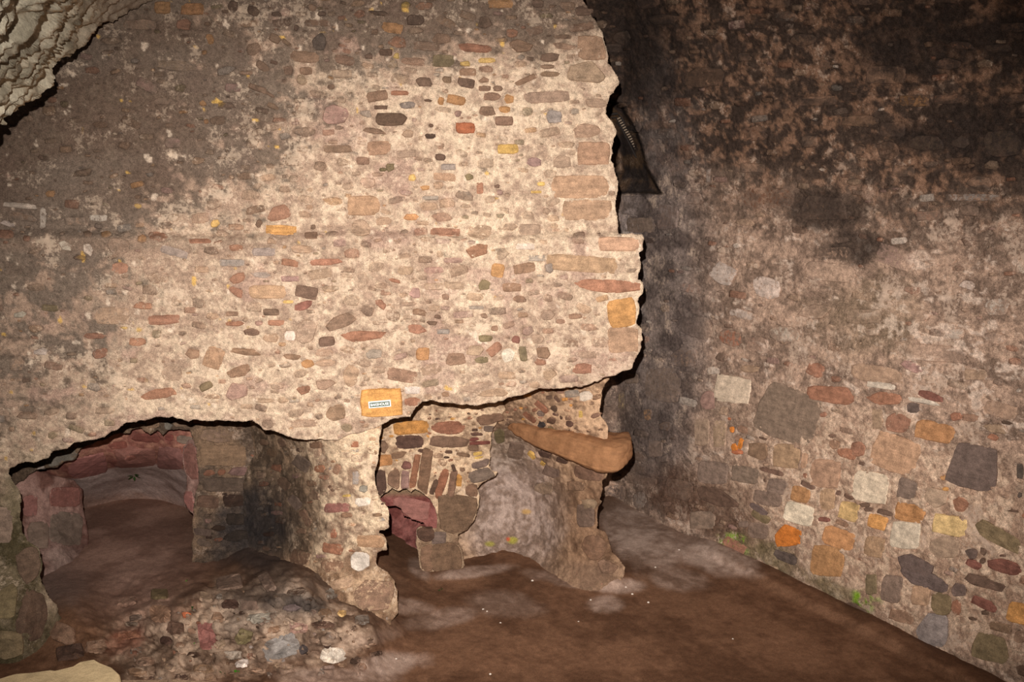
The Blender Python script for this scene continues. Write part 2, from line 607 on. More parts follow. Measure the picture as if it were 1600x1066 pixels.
def holder(name, **tags):
    """structure that carries a sheet and its stones"""
    o = bpy.data.objects.new(name, None); col.objects.link(o)
    for k, v in tags.items(): o[k] = v
    return o


def set_stones(sh, lists, mat, mul=1.0, seed=3, limit=300, tint=None):
    rr = random.Random(seed); n = 0
    L = sorted(lists, key=lambda q: -q[2] * q[3])
    for (x, y, w_, h_, a, c) in L:
        if n >= limit: break
        if not sh.inside(x, y): continue
        if put(sh, mat, x, y, w_, h_, a, c, rr, mul(x, y) if callable(mul) else mul, parent=sh.top, tint=tint): n += 1
    return n


def scatter(sh, mat, n, region, size, codes, seed, mul=1.0, ang=lambda x, y, r: r.gauss(0, 8), keep=None, asp=(1.2, 3), limit=300, cur=0, dens=None, tint=None):
    """fill-in stones: first as parts, after the limit joined as one stuff part"""
    rr = random.Random(seed); x0, y0, x1, y1 = region; made = 0; VV, FF, CC = [], [], []; off = 0
    tries = 0
    sz = sorted([size[0] + (size[1] - size[0]) * rr.random() ** 2.2 for _ in range(n)], reverse=True)
    for s0 in sz:
        for _ in range(12):
            x, y = rr.uniform(x0, x1), rr.uniform(y0, y1)
            if dens and rr.random() > dens(x, y): continue
            if not sh.inside(x, y): continue
            a_ = rr.uniform(*asp); w_ = s0 * math.sqrt(a_); h_ = s0 / math.sqrt(a_)
            an = ang(x, y, rr)
            if sh.mark(x, y, w_ * 1.25, h_ * 1.35, an, test=True) > .02: continue
            if not (sh.inside(x + w_ / 2, y) and sh.inside(x - w_ / 2, y) and sh.inside(x, y + h_ / 2) and sh.inside(x, y - h_ / 2)): continue
            c = rr.choice(codes); ml = mul(x, y) if callable(mul) else mul
            if cur + made < limit:
                put(sh, mat, x, y, w_, h_, an, c, rr, ml, parent=sh.top, force=True, smear=SMEAR.get(c, .34) + .04, tint=tint)
            else:
                V, Fc, mc, rimv = stone_geo(sh, x, y, w_, h_, an, rr)
                sh.mark(x, y, w_, h_, an)
                VV.append(V); FF += [tuple(i + off for i in f) for f in Fc]; off += len(V)
                cc = lin(CODE[c]) * ml * (1 + rr.uniform(-.15, .15)); CC.append(cc[None] * .72 * (1 - .6 * rimv[:, None]) + mc * (.28 + .45 * rimv[:, None]))
            made += 1
            break
    if VV:
        me = new_mesh('small_stones', np.concatenate(VV), FF, sh.mat, np.concatenate(CC))
        obj('small_stones', me, sh.top, kind='stuff', label='many small chips of stone bedded in the mortar')
    return made


# ================================================================== FRONT WALL (chimney breast)
LIP = [(1003, 530), (1000, 548), (990, 566), (985, 577), (968, 583), (948, 590), (928, 597), (905, 604), (872, 606), (842, 607),
       (832, 612), (820, 616), (800, 620), (778, 628), (745, 634), (735, 633), (700, 629), (672, 626), (660, 628), (650, 636), (644, 645),
       (642, 652), (630, 651), (615, 653), (603, 661), (590, 668), (565, 676), (540, 682), (520, 688), (500, 686), (480, 689), (462, 686), (445, 679),
       (430, 674), (412, 672), (402, 662), (394, 657), (380, 659), (360, 658), (340, 657), (318, 657), (303, 655), (294, 659), (286, 655),
       (275, 652), (245, 652), (225, 656), (213, 660), (198, 659), (180, 673), (168, 679), (163, 684), (140, 688), (118, 691), (105, 700), (90, 704),
       (83, 706), (75, 715), (60, 721), (45, 722), (30, 723), (15, 732), (13, 740), (20, 750), (32, 770), (31, 800), (35, 830), (44, 845), (60, 857), (66, 874), (63, 905),
       (72, 925), (86, 945), (96, 968), (84, 985), (86, 1005), (112, 1025), (125, 1110), (-300, 1110), (-300, -260), (900, -260)]
RIGHT_EDGE = [(905, -60), (912, 0), (925, 25), (943, 52), (947, 75), (950, 98), (966, 122), (966, 132), (952, 150), (946, 178), (961, 196),
              (963, 210), (957, 225), (955, 250), (960, 268), (965, 285), (964, 305), (960, 322), (965, 345), (967, 365), (1005, 367), (1005, 390),
              (998, 396), (1001, 420), (996, 436), (1004, 440), (1004, 458), (996, 464), (999, 490), (994, 505), (1002, 515)]

_pf = P3(540, 985, floorD(540, 985)); _a = math.radians(7)
_n = np.array([math.sin(_a), -math.cos(_a), 0])


def Dfront(px, py):
    d = rays(px, py)
    k = ((_pf - C0) * _n).sum()
    D = k / (d * _n).sum(-1)
    z = H + d[..., 2] * D
    ledge = sst(py + 4 * np.sin(px / 70.0) - 368, -9, 9)          # lower courses stand forward of the upper wall
    D = D + .05 * (1 - ledge)
    foot = sst(py, 840, 1000) * sst(-px, -140, -10)
    D = D - .35 * foot
    return D


LIGHT, TAN, GREY = lin((213, 186, 158)), lin((166, 138, 117)), lin((108, 93, 81))


def soot_falloff_front(px, py):
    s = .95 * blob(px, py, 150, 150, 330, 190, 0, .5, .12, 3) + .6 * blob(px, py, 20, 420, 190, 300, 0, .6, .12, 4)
    s = np.maximum(s, .8 * blob(px, py, 640, -60, 480, 160, 0, .6, .1, 6))  # flash falloff toward the wall top, painted into the mortar colour
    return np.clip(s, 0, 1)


def col_front(px, py, B, m1, m2):
    n = fbm(B * np.array([1, 1, 1.5]), .12, 4, 31, .6); n2 = fbm(B, .03, 3, 37, .6); n3 = fbm(B * np.array([.6, 1, 1.4]), .5, 3, 41)
    s = soot_falloff_front(px, py)
    t = sst(n * .45 + n2 * .6 - .3 * (s * .5) + (n3 - .5) * .35, .34, .68)
    c = mixc(TAN[None], LIGHT[None], t)
    pk = sst(fbm(B, .2, 3, 47), .62, .7)
    c = mixc(c, lin((172, 138, 122))[None], pk * .5)
    dirt_falloff = sst(s * 1.15 + (n - .5) * 1.5 + (n2 - .5) * 1.0, .3, .75)  # soot on the left plus the painted falloff along the top
    c = mixc(c, mixc(GREY[None], lin((96, 78, 66))[None], sst(n3, .4, .6)), dirt_falloff * .88)
    yl = sst(fbm(B, .045, 2, 53), .83, .88)
    c = mixc(c, lin((215, 170, 90))[None], yl * .8)
    wh = sst(fbm(B, .05, 3, 57), .74, .8)
    c = mixc(c, lin((230, 205, 180))[None], wh * .7)
    # mossy, damp foot of the left side
    ms = np.maximum(blob(px, py, 20, 860, 90, 120, 0, .6, .3), blob(px, py, 10, 1010, 110, 90, 0, .5, .3))
    c = mixc(c, mixc(lin((66, 58, 34))[None], lin((112, 98, 74))[None], sst(n, .4, .6)), ms * .92)
    ledge = blob(px, py, 190, 382, 330, 12, 0, .5, .05, 8)
    c = mixc(c, lin((140, 116, 98))[None], ledge * .55)
    return c


front_top = holder('wall_front', kind='structure', category='wall', label='rubble stone chimney breast with ledge over two hearth openings')
front = Sheet('mortar', Dfront, (-302, -262, 1012, 1112), LIP + RIGHT_EDGE, 2.2, low=.022, mid=.009, fine=.0055, back=.55, seed=2,
              colf=col_front, mat=M_lime, parent=front_top, ragged=1.6)
front.top = front_top

A5 = """270 60 130 100 0 o;500 70 190 100 0 o;100 190 280 90 0 t;440 195 125 95 0 r;640 305 60 90 -5 o;825 45 80 90 20 D;975 85 110 70 30 D;1515 110 70 45 0 D
1315 218 50 50 0 D;1495 330 115 135 0 k;1150 300 110 70 20 b;1240 335 100 35 35 b;1385 450 210 90 8 b;1050 515 130 70 35 b;1140 488 65 30 15 d;1250 550 90 80 0 b
1400 560 100 60 8 b;1355 625 90 75 20 t;920 570 120 35 0 b;370 515 370 90 3 t;150 670 190 90 25 p;820 685 130 70 0 p;1010 690 160 50 20 b;1110 740 90 28 32 b;1130 830 110 42 20 b
585 810 60 45 0 o;610 950 40 40 0 o;330 980 80 40 0 b;1085 280 20 18 0 y;1570 870 130 130 0 p;280 790 180 60 0 t;760 90 60 30 0 d;1160 110 90 40 0 d;1440 60 80 60 0 b;1480 180 220 60 0 b"""
B32 = """680 30 90 45 0 r;635 100 110 55 -5 D;790 110 110 45 30 b;980 110 80 60 -10 d;900 80 90 40 20 b;1120 165 65 45 0 r;1235 155 90 45 -15 b;545 210 100 60 10 r
690 230 140 50 5 b;765 195 100 60 0 b;935 240 190 45 5 r;1165 230 120 70 3 b;520 140 110 55 10 o;490 262 70 35 0 d;405 282 45 35 0 d;625 307 130 40 5 b;775 303 118 65 0 m;280 300 120 50 10 b
995 303 90 28 0 y;885 318 60 30 0 y;540 280 35 30 0 y;525 320 60 40 0 t;1310 285 105 45 0 d;1300 333 80 22 0 b;1310 370 105 28 0 b;1380 230 120 35 5 b;1375 183 95 22 0 b;1470 135 135 45 -10 b
1520 240 150 130 0 T;1490 365 210 110 0 t;1290 485 250 60 -3 t;1190 400 130 30 -25 b;990 345 75 35 0 b;900 360 90 40 0 b;680 410 95 55 0 d;795 398 50 35 0 b;890 415 90 50 10 d
980 400 55 35 0 b;985 442 65 28 0 b;1050 442 50 28 0 b;1020 483 90 45 0 b;1105 495 50 45 0 o;765 505 35 45 0 o;840 500 100 50 10 o;700 503 50 15 10 d;600 525 90 40 0 g;445 480 110 55 -10 b
560 465 100 25 0 r;465 537 75 22 0 d;520 598 175 72 0 d;995 555 100 50 0 b;1085 548 60 35 0 o;1080 605 95 50 0 b;885 640 100 60 0 V;240 575 150 100 0 p;850 568 40 35 0 p;1330 585 80 70 0 g
1490 655 140 75 0 t;1540 515 110 50 0 t;430 655 130 30 8 b;600 670 60 40 0 t;712 680 55 28 0 D;715 628 25 20 0 d;455 740 125 72 -5 T;250 745 160 40 0 b;215 750 40 40 0 m;375 805 70 42 0 b
590 770 110 40 -5 t;762 787 55 38 5 d;800 835 80 35 0 g;510 840 50 50 0 m;475 848 50 20 0 m;270 810 60 40 0 t;1230 810 75 50 0 p;1370 810 100 65 0 t;1100 745 110 50 0 y;905 885 50 35 0 m
960 940 35 60 0 r;1045 930 30 25 0 d;1057 962 35 28 0 p;685 940 50 25 0 o;620 888 40 35 0 y;710 990 90 25 0 g;400 915 80 60 0 t;30 895 60 40 0 t;80 770 40 12 0 r;85 660 130 50 0 t
1530 770 170 125 0 T;1460 935 290 120 0 T;1265 920 40 25 0 y;1240 960 60 15 0 y;1060 20 130 45 0 o;1250 15 60 50 0 d;1400 30 90 50 0 b;1500 55 130 50 0 d;455 65 120 25 5 D;85 285 150 60 5 b
90 355 70 40 0 b;70 400 55 50 0 t;270 370 110 45 0 t;215 435 40 30 0 d"""
C32 = """1395 105 130 85 -20 r;1405 190 170 50 3 O;1180 175 85 35 0 b;1293 158 35 45 20 d;1565 175 25 25 0 d;1560 215 60 35 0 d;1180 280 75 35 0 r;1000 245 120 25 0 r;1320 300 130 45 0 g
870 300 150 45 15 g;1450 355 95 35 10 r;1575 355 60 35 0 r;1160 355 130 40 0 g;600 380 80 60 0 r;590 270 120 80 0 t;790 430 110 60 0 t;1190 430 80 50 -25 r;1180 500 80 50 20 r
1335 500 200 70 0 T;1535 500 120 65 10 d;1515 570 95 45 -15 R;1440 550 60 20 -5 y;1355 602 85 35 0 d;820 640 180 50 -3 r;715 570 100 40 5 r;250 580 90 35 5 m;470 720 130 35 3 r
690 750 90 45 0 r;500 805 80 55 -15 r;1170 660 100 28 0 r;1380 655 90 30 0 r;1295 657 40 30 0 p;1260 703 85 38 5 d;1355 730 80 50 0 t;1450 720 60 60 0 w;1530 700 90 120 20 p
1070 830 100 120 20 T;960 810 80 50 0 b;1230 800 170 40 5 b;1195 900 130 60 -20 b;1540 860 70 45 -5 o;860 910 100 80 20 t;800 1010 180 55 -10 r;1030 972 70 40 -25 m;1185 1000 110 90 0 p
1520 990 70 45 -20 r;1060 1025 90 25 0 t;560 620 180 90 0 t;620 680 40 15 0 y;690 70 40 25 10 y;1075 158 50 35 -20 y;1000 130 100 60 0 t;490 130 100 35 3 w;330 270 75 50 25 w
440 290 50 70 -20 w;100 615 70 35 0 w;490 172 40 30 0 k;200 800 70 40 0 w;215 130 34 120 0 w;110 70 200 32 5 w;40 160 90 28 15 w;110 125 170 40 15 b;265 870 100 40 10 b
1160 610 70 25 0 b;1450 435 100 30 0 p;1300 415 110 30 5 g;1570 415 90 35 0 t;1460 825 100 30 5 b;80 860 90 80 0 t;1320 1045 100 25 0 t"""
D28 = """330 60 150 90 0 T;320 158 85 75 0 t;420 128 70 35 -5 t;690 175 140 38 2 r;840 175 110 60 0 t;1060 165 100 50 0 t;540 110 70 30 0 o;1290 315 330 76 4 T;1450 228 190 66 0 T;1410 415 290 58 3 r
1310 80 230 96 0 T;1465 530 130 130 -10 O;1470 650 140 118 0 T;165 307 155 35 -4 r;20 310 50 25 0 r;140 360 110 45 -8 t;325 390 50 80 0 t;80 440 105 60 10 d;62 500 85 38 -10 R;230 570 160 62 -18 b
340 628 210 52 -4 r;80 610 90 110 15 t;170 657 75 45 -5 d;85 755 65 35 -3 O;160 705 90 35 0 t;165 750 95 30 0 t;185 425 90 30 0 t;515 345 75 40 0 t;640 343 95 30 -3 p;725 300 90 25 0 p
830 260 110 60 -10 r;920 345 60 65 10 o;860 408 58 52 0 m;640 415 90 32 0 t;730 410 90 35 0 t;1035 335 100 45 -10 b;1145 330 38 50 0 g;1090 290 80 30 0 g;980 418 90 40 0 b;560 445 55 50 0 p
690 460 32 28 0 b;470 390 60 20 15 r;405 490 60 34 50 r;530 492 75 20 -5 t;575 527 65 30 10 b;640 510 55 25 0 t;655 548 35 18 0 d;633 575 55 20 0 d;565 602 90 40 8 r;825 507 75 18 0 g
860 543 35 25 0 b;750 568 40 18 0 b;905 598 32 25 0 b;865 643 70 28 0 m;905 690 78 44 -40 r;735 735 90 62 0 b;850 738 60 30 0 m;820 695 80 50 0 t;965 715 65 70 0 w;1030 710 35 70 -10 m
1120 705 70 50 0 b;1000 648 40 35 0 R;1105 747 55 30 0 r;1140 540 70 50 0 t;1030 540 45 25 0 b;1015 470 65 32 0 b;1195 568 40 20 0 b;1260 545 60 25 0 b;1095 645 55 45 0 t;500 805 140 58 10 b
625 780 100 50 -15 t;275 805 65 100 5 t;165 845 110 50 0 t;1290 775 95 48 -5 r;960 805 85 35 0 t;820 860 150 50 0 t;690 888 35 25 0 b;545 920 70 40 0 r;210 970 90 70 -25 b;70 1015 130 35 0 t
545 870 75 35 0 w;900 880 150 40 0 t;1150 800 70 50 -20 t;1370 660 80 50 0 t;590 710 60 60 0 o;680 612 60 25 0 g;380 710 80 50 0 g;1040 240 90 30 0 w;100 190 60 35 0 d"""
FS = read(A5, 200, 0, 5) + read(B32, 450, 0, 3.2) + read(C32, 0, 300, 3.2) + read(D28, 450, 300, 2.805)
FS += [(33, 744, 34, 40, 0, 'w'), (45, 880, 42, 60, 0, 'D'), (52, 960, 50, 80, 10, 'D'), (10, 940, 45, 60, 0, 'm'), (98, 1000, 50, 40, 0, 'D'), (12, 1010, 60, 50, 0, 'm'), (0, 820, 40, 60, 0, 'B'),
       (120, 90, 0.1, 0.1, 0, 'b')]
FS = [f for f in FS if f[2] > 2]
fr = random.Random(3)
# the sign's ochre block, named apart
blk = None


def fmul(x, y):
    return (.86 if y > 270 else .72) - .25 * float(soot_falloff_front(np.array([float(x)]), np.array([float(y)]))[0])


blk = put(front, S_lime, 596.5, 629, 70, 46, -3, 'O', fr, 1.05, parent=front_top, proud=.012, smear=.2, label='smooth ochre block carrying the small sign')


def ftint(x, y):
    so = float(soot_falloff_front(np.array([float(x)]), np.array([float(y)]))[0])
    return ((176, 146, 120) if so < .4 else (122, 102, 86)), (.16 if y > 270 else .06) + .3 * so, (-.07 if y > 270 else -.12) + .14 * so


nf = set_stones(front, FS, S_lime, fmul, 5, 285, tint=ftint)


def fdens(x, y):
    return 1.0 if x > 380 else .5


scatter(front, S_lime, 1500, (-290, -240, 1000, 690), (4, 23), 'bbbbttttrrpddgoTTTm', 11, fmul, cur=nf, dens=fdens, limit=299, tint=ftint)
front.build()
beyond = Sheet('mortar', Dfront, (-1300, -700, -290, 1300), None, 14, low=.022, seed=2, colf=col_front, mat=M_lime, parent=front_top)
beyond.build()

# ================================================================== RIGHT WALL, FAR WALL AND VAULT
def gD(px, py): return float(floorD(np.array(float(px)), np.array(float(py))))


def hz(px, py, D=None):
    """depth at the horizon row of the vertical wall that meets the floor at (px, py)"""
    D = gD(px, py) if D is None else D
    P = P3(float(px), float(py), D)
    az = P[0] / P[1]; d = rays(0, 290.)
    # pixel at horizon row with same azimuth
    y = P[1]; x = P[0]
    dd = rays(0., 290.)[1]
    return (CX + F * az * dd, y / dd)


PR = [hz(640, 772), hz(880, 775), hz(960, 776), hz(1000, 800), hz(1040, 822), hz(1090, 845), hz(1170, 880), hz(1300, 940), hz(1430, 1003), hz(1550, 1062)]
_e = np.array(PR[-1]); _q = np.array(P3(PR[-1][0], 290., PR[-1][1])); _q0 = np.array(P3(PR[-4][0], 290., PR[-4][1]))
for k in (0.8, 1.6):
    Q = _q + (_q - _q0) / np.linalg.norm(_q - _q0) * k
    PR.append((CX + F * Q[0] / (Q[1] / rays(0., 290.)[1]), Q[1] / rays(0., 290.)[1]))
Dr0 = plan(PR, lean=.045, z0=2.3)
NICHE = [(930, 150), (958, 156), (972, 165), (990, 195), (1003, 225), (1012, 262), (1034, 303), (930, 303)]


def sdist(px, py, poly):
    best = np.full(px.shape, 1e9)
    for i in range(len(poly)):
        x1, y1 = poly[i]; x2, y2 = poly[(i + 1) % len(poly)]
        L2 = (x2 - x1) ** 2 + (y2 - y1) ** 2
        t = np.clip(((px - x1) * (x2 - x1) + (py - y1) * (y2 - y1)) / L2, 0, 1)
        best = np.minimum(best, np.hypot(px - x1 - t * (x2 - x1), py - y1 - t * (y2 - y1)))
    return np.where(inpoly(px, py, poly), best, -best)


def Dright(px, py):
    D = Dr0(px, py)
    s = sdist(np.asarray(px, float), np.asarray(py, float), NICHE)
    D = D + .42 * sst(s, -1, 4) + .008 * np.clip(s, 0, 40)
    # the far wall's flank below the sill stands a little forward
    D = D - .10 * sst(-np.abs(py - 303), -2, 0) * 0
    return D


def col_right(px, py, B, m1, m2):
    A = B * np.array([1, 1, 1.6])
    n = fbm(A, .16, 4, 131, .6); n2 = fbm(B, .035, 3, 137, .6); n3 = fbm(B, .6, 3, 141); n4 = fbm(A, .09, 4, 149, .65)
    base = mixc(lin((134, 110, 94))[None], lin((186, 154, 132))[None], sst(n * .6 + n2 * .4, .4, .62))
    # lime flecks
    fl = sst(n4 * .7 + n2 * .3 + .06 * blob(px, py, 1500, 520, 140, 150, 0, .6, .2), .6, .66)
    base = mixc(base, lin((218, 192, 172))[None], fl * .75)
    # sooty vault above
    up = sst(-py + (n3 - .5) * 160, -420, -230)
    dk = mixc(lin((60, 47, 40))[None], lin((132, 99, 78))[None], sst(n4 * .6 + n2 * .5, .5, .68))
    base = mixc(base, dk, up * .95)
    sp = np.zeros_like(px)
    for (x, y, rx, ry) in ((1540, 210, 80, 60), (1440, 60, 100, 60), (1000, 60, 70, 60), (1290, 330, 60, 35), (1590, 60, 60, 60), (1460, 215, 60, 30), (1330, 385, 50, 30), (1010, 130, 60, 40), (960, 40, 60, 80)):
        sp = np.maximum(sp, blob(px, py, x, y, rx, ry, 0, .4, .25))
    base = mixc(base, lin((52, 42, 37))[None], sp * .85)
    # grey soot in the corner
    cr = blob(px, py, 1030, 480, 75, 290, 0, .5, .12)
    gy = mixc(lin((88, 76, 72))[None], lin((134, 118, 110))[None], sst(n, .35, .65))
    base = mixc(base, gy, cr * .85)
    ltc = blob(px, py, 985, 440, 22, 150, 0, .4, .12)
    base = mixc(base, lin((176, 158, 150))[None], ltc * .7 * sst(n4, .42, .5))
    nich = sst(sdist(px, py, NICHE), -3, 3)
    base = mixc(base, mixc(lin((60, 50, 46))[None], lin((104, 78, 56))[None], sst(n, .4, .65)), nich * .9)
    # reddish-brown stain low in the corner
    bs = blob(px, py, 1110, 790, 110, 40, 25, .4, .2)
    base = mixc(base, lin((92, 66, 52))[None], bs * .85)
    bs = blob(px, py, 1000, 690, 60, 60, 0, .4, .2)
    base = mixc(base, lin((98, 84, 78))[None], bs * .5)
    # tan pointing low on the wall
    pt = blob(px, py, 1440, 840, 300, 150, 27, .4, .12)
    base = mixc(base, mixc(lin((182, 148, 124))[None], lin((220, 188, 160))[None], sst(n2, .4, .6)), pt * .85)
    # rust mark, moss
    olv = blob(px, py, 1360, 500, 90, 60, 0, .5, .3)
    base = mixc(base, lin((140, 122, 88))[None], olv * .2)
    mo = np.maximum(blob(px, py, 1150, 850, 26, 12, 22, .4, .3), blob(px, py, 1350, 938, 22, 16, 0, .4, .3))
    mo2 = np.maximum(blob(px, py, 1190, 868, 60, 22, 26, .5, .3), blob(px, py, 1300, 920, 60, 16, 26, .5, .3))
    base = mixc(base, lin((96, 92, 52))[None], mo2 * .5)
    base = mixc(base, lin((126, 158, 46))[None], mo * 1.0 * sst(n2, .35, .6))
    return base


right_top = holder('wall_right', kind='structure', category='wall', label='long sooty rubble side wall curving into the vault')
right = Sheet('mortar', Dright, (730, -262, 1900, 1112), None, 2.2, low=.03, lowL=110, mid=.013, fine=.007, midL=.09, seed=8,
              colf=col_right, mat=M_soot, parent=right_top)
right.top = right_top
R1 = """380 290 350 270 8 W;900 520 600 500 22 B;150 380 140 150 0 p;1150 110 180 140 0 r;1290 340 450 170 8 r;100 680 150 270 0 t;260 700 130 270 0 t;395 830 60 90 -20 Q;455 790 44 110 15 Q;425 870 110 50 8 V;375 660 40 60 0 Q;350 560 30 30 0 V;430 740 60 60 0 b;470 660 100 80 20 b
620 860 200 190 0 b;880 910 270 240 5 T;1045 950 60 150 5 T;1220 520 70 50 0 r;1305 718 80 40 0 d;1320 800 100 90 20 b;1440 880 180 100 15 r;660 740 80 25 20 D;830 740 60 20 20 d;540 100 190 70 0 t;300 490 100 80 0 t"""
R3 = """200 110 290 220 5 B;500 130 280 160 10 B;790 240 180 150 15 B;700 350 280 140 12 B;420 360 380 100 20 D;1240 120 290 270 5 T;1010 310 190 150 15 o;1260 360 150 210 0 T;1460 470 200 180 15 Y
1000 490 300 200 15 W;1230 545 120 50 5 R;895 700 240 260 15 Q;640 520 200 80 30 m;1360 720 320 190 20 o;1260 930 310 300 8 o;860 890 270 100 25 k;620 450 200 60 35 K;1390 580 130 50 25 b
620 650 200 150 10 B;220 260 380 130 20 D;1360 300 50 50 0 d;1455 335 110 40 30 d;1052 140 45 60 0 r;680 180 30 40 0 d;350 120 40 60 0 w;480 590 100 60 0 B;1080 230 160 50 25 d;740 100 250 46 15 d;100 550 250 170 0 B"""
R2 = """315 370 330 130 6 r;275 250 290 70 8 w;730 350 260 80 20 R;660 400 330 60 12 w;570 460 120 100 0 K;430 600 250 180 5 r;770 680 380 190 12 o;240 560 100 200 0 t;400 880 460 350 20 T;1150 1010 560 480 10 K
970 540 110 80 5 r;1100 550 160 70 5 b;60 840 140 130 0 r;100 975 70 35 20 d;1310 730 110 60 20 r;1440 600 120 30 8 D;1380 480 330 140 15 t;1330 650 250 90 8 t;20 380 80 140 0 b;1150 150 230 110 0 t"""
R4 = """520 260 190 210 10 B;780 340 240 190 12 t;540 480 300 180 12 o;910 600 340 200 10 Y;500 690 290 260 5 W;180 250 360 300 10 W;240 570 190 140 15 O;210 800 190 200 10 T;870 800 310 220 8 t
1010 400 160 150 5 r;1110 860 120 110 8 K;1220 840 55 80 0 d;1130 960 180 80 28 R;1430 980 340 140 15 R;1350 700 500 170 28 m;600 960 400 160 20 K;120 410 110 40 5 d;160 455 90 50 0 d;310 480 160 50 15 d
870 265 60 40 0 O;590 180 110 28 15 d;850 160 60 50 0 o;140 830 100 120 0 m;1500 465 130 28 5 D;1400 880 60 25 0 d;1210 930 50 60 0 d;1560 100 60 150 0 k;1560 320 50 60 0 k"""
R5 = """650 150 500 170 26 K;960 250 150 120 15 K;620 290 170 190 5 T;810 370 190 220 8 m;940 400 95 140 0 r;730 590 320 310 10 G;360 230 190 250 10 B;180 190 110 190 0 m;1250 770 380 280 12 m;1500 450 220 190 15 O
1200 180 440 110 18 d;1200 370 270 90 25 R;1390 250 260 70 10 d;1195 445 70 40 0 d;1080 500 80 25 15 d;450 480 240 110 15 b;1510 660 120 120 5 b"""
RM = """265 520 105 75 8 V;390 550 105 85 10 r;730 130 200 55 0 b;740 75 130 38 0 b;720 220 240 90 5 t;230 230 130 100 25 w;430 290 140 110 15 w;510 500 150 70 5 w;110 470 150 120 0 t;1340 280 80 50 0 w
1290 500 80 50 0 w;1090 300 90 50 10 r;640 665 90 60 5 r;1200 590 300 80 4 t;930 680 250 80 8 t;60 610 130 100 0 b;1010 150 180 100 20 p;650 400 150 70 0 t;870 420 170 70 0 t;1200 150 200 80 10 t;1480 380 120 80 0 w"""
RT_ = """520 75 120 50 5 g;690 295 60 50 0 S;820 410 50 25 0 D;1310 205 130 40 5 r;970 340 190 85 0 b;380 610 120 70 0 r;850 680 70 50 0 k;150 350 200 95 0 d;590 180 130 55 0 b;850 550 200 55 0 b;1100 460 150 55 0 o
1260 450 160 50 -3 r;980 680 110 90 0 D;1150 650 190 80 0 S;1500 660 170 130 0 S;1480 220 130 40 0 S;440 900 240 100 0 r;680 950 240 120 0 b;660 460 200 45 -3 b;1370 898 260 36 0 w;165 800 22 75 0 w;200 230 60 80 0 p
330 260 70 40 0 g;400 110 100 50 0 D;1000 590 120 70 0 D;1400 830 130 60 0 g;1250 290 140 50 0 d;1050 780 110 50 0 t"""
RC = """470 180 260 250 5 B;250 140 100 75 0 B;100 270 95 150 0 k;182 290 50 140 0 Y;300 680 130 78 10 D;300 760 160 66 8 D;310 840 260 80 10 D;150 930 140 120 20 K;150 830 80 70 0 B;310 980 95 130 0 G;420 630 105 120 0 B
460 700 100 55 -10 S;625 695 55 200 -35 S;580 910 220 150 10 D;850 960 330 120 15 D;780 290 105 130 0 p;320 430 50 25 0 D;365 390 60 90 0 o;480 470 110 75 0 D;490 1010 80 40 0 p"""
RS = read(R1, 1080, 560, 5.923) + read(R2, 1330, 560, 5.923) + read(R3, 1080, 720, 5.923) + read(R4, 1330, 720, 5.923) + read(R5, 1330, 880, 5.73) \
    + read(RM, 1050, 350, 2.909) + read(RT_, 1050, 0, 2.909) + read(RC, 930, 560, 4.441)
RS += [(988, 322, 55, 34, 0, 'g'), (1000, 352, 44, 26, 0, 'B'), (984, 395, 26, 44, 0, 'w'), (1042, 340, 40, 50, 0, 'K'), (990, 470, 22, 34, 0, 'G')]


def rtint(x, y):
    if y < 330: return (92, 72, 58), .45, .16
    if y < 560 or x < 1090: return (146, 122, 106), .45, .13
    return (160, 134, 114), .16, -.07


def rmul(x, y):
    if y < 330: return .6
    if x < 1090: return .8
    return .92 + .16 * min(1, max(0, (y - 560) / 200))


def rang(x, y, r):
    # courses fall to the right below eye level and level out above
    s = np.interp(y, [0, 290, 600, 900], [-3, 0, 14, 26]) * np.interp(x, [950, 1050], [.2, 1])
    return float(s) + r.gauss(0, 5)


def rmat(x, y): return S_soot if (y < 330 or (x < 1085 and y < 900)) else S_dark


nr = set_stones(right, RS, rmat, rmul, 9, 290, tint=rtint)
scatter(right, rmat, 700, (885, -240, 1880, 1050), (7, 30), 'bbtttBBdrrpgDw', 21, rmul, ang=rang, cur=nr, limit=299, asp=(1.3, 2.8), tint=rtint)
right.build()

# bits of iron grille left in the deep window slit
gm = flat('rusted_iron', (46, 38, 34), .8); gw = flat('pale_edge', (160, 140, 120), .8)  # dark rails, teeth in a paler tone


def bar(name, pts, D, r, mat, parent, sides=6):
    V = [P3(float(x), float(y), D) for x, y in pts]
    VV, FF = [], []
    for i, p in enumerate(V):
        a = V[min(i + 1, len(V) - 1)] - V[max(i - 1, 0)]; a /= np.linalg.norm(a)
        u = np.cross(a, [0, 1, 0.1]); u /= np.linalg.norm(u); v = np.cross(a, u)
        for k in range(sides):
            t = 2 * math.pi * k / sides
            VV.append(p + r * (u * math.cos(t) + v * math.sin(t)))
    for i in range(len(V) - 1):
        for k in range(sides):
            j = (k + 1) % sides
            FF.append((i * sides + k, i * sides + j, (i + 1) * sides + j, (i + 1) * sides + k))
    FF.append(tuple(range(sides))[::-1]); FF.append(tuple(range((len(V) - 1) * sides, len(V) * sides)))
    VV = np.array(VV); c = VV.mean(0)
    o = obj(name, new_mesh(name, VV - c, FF, mat, smooth=False), parent); o.location = c
    return o


Dg = float(right.D(np.array(985.), np.array(225.))) - .05
gr = holder('window_grille', category='grille', label='narrow toothed iron grille strip slanting in the dark window slit')
bar('rail', [(951, 179), (966, 177), (972, 185), (1004, 245)], Dg, .011, gm, gr)
bar('rail', [(955, 184), (963, 184), (994, 246), (1002, 248)], Dg, .006, gm, gr)
for k in range(17):
    t = (k + .5) / 17
    x = 966 + 36 * t; y = 183 + 61 * t
    o = bar('tooth', [(x - 2.6, y + 1.4), (x + 2.0, y - 1.0)], Dg - .012, .0055, gw, gr, 5)

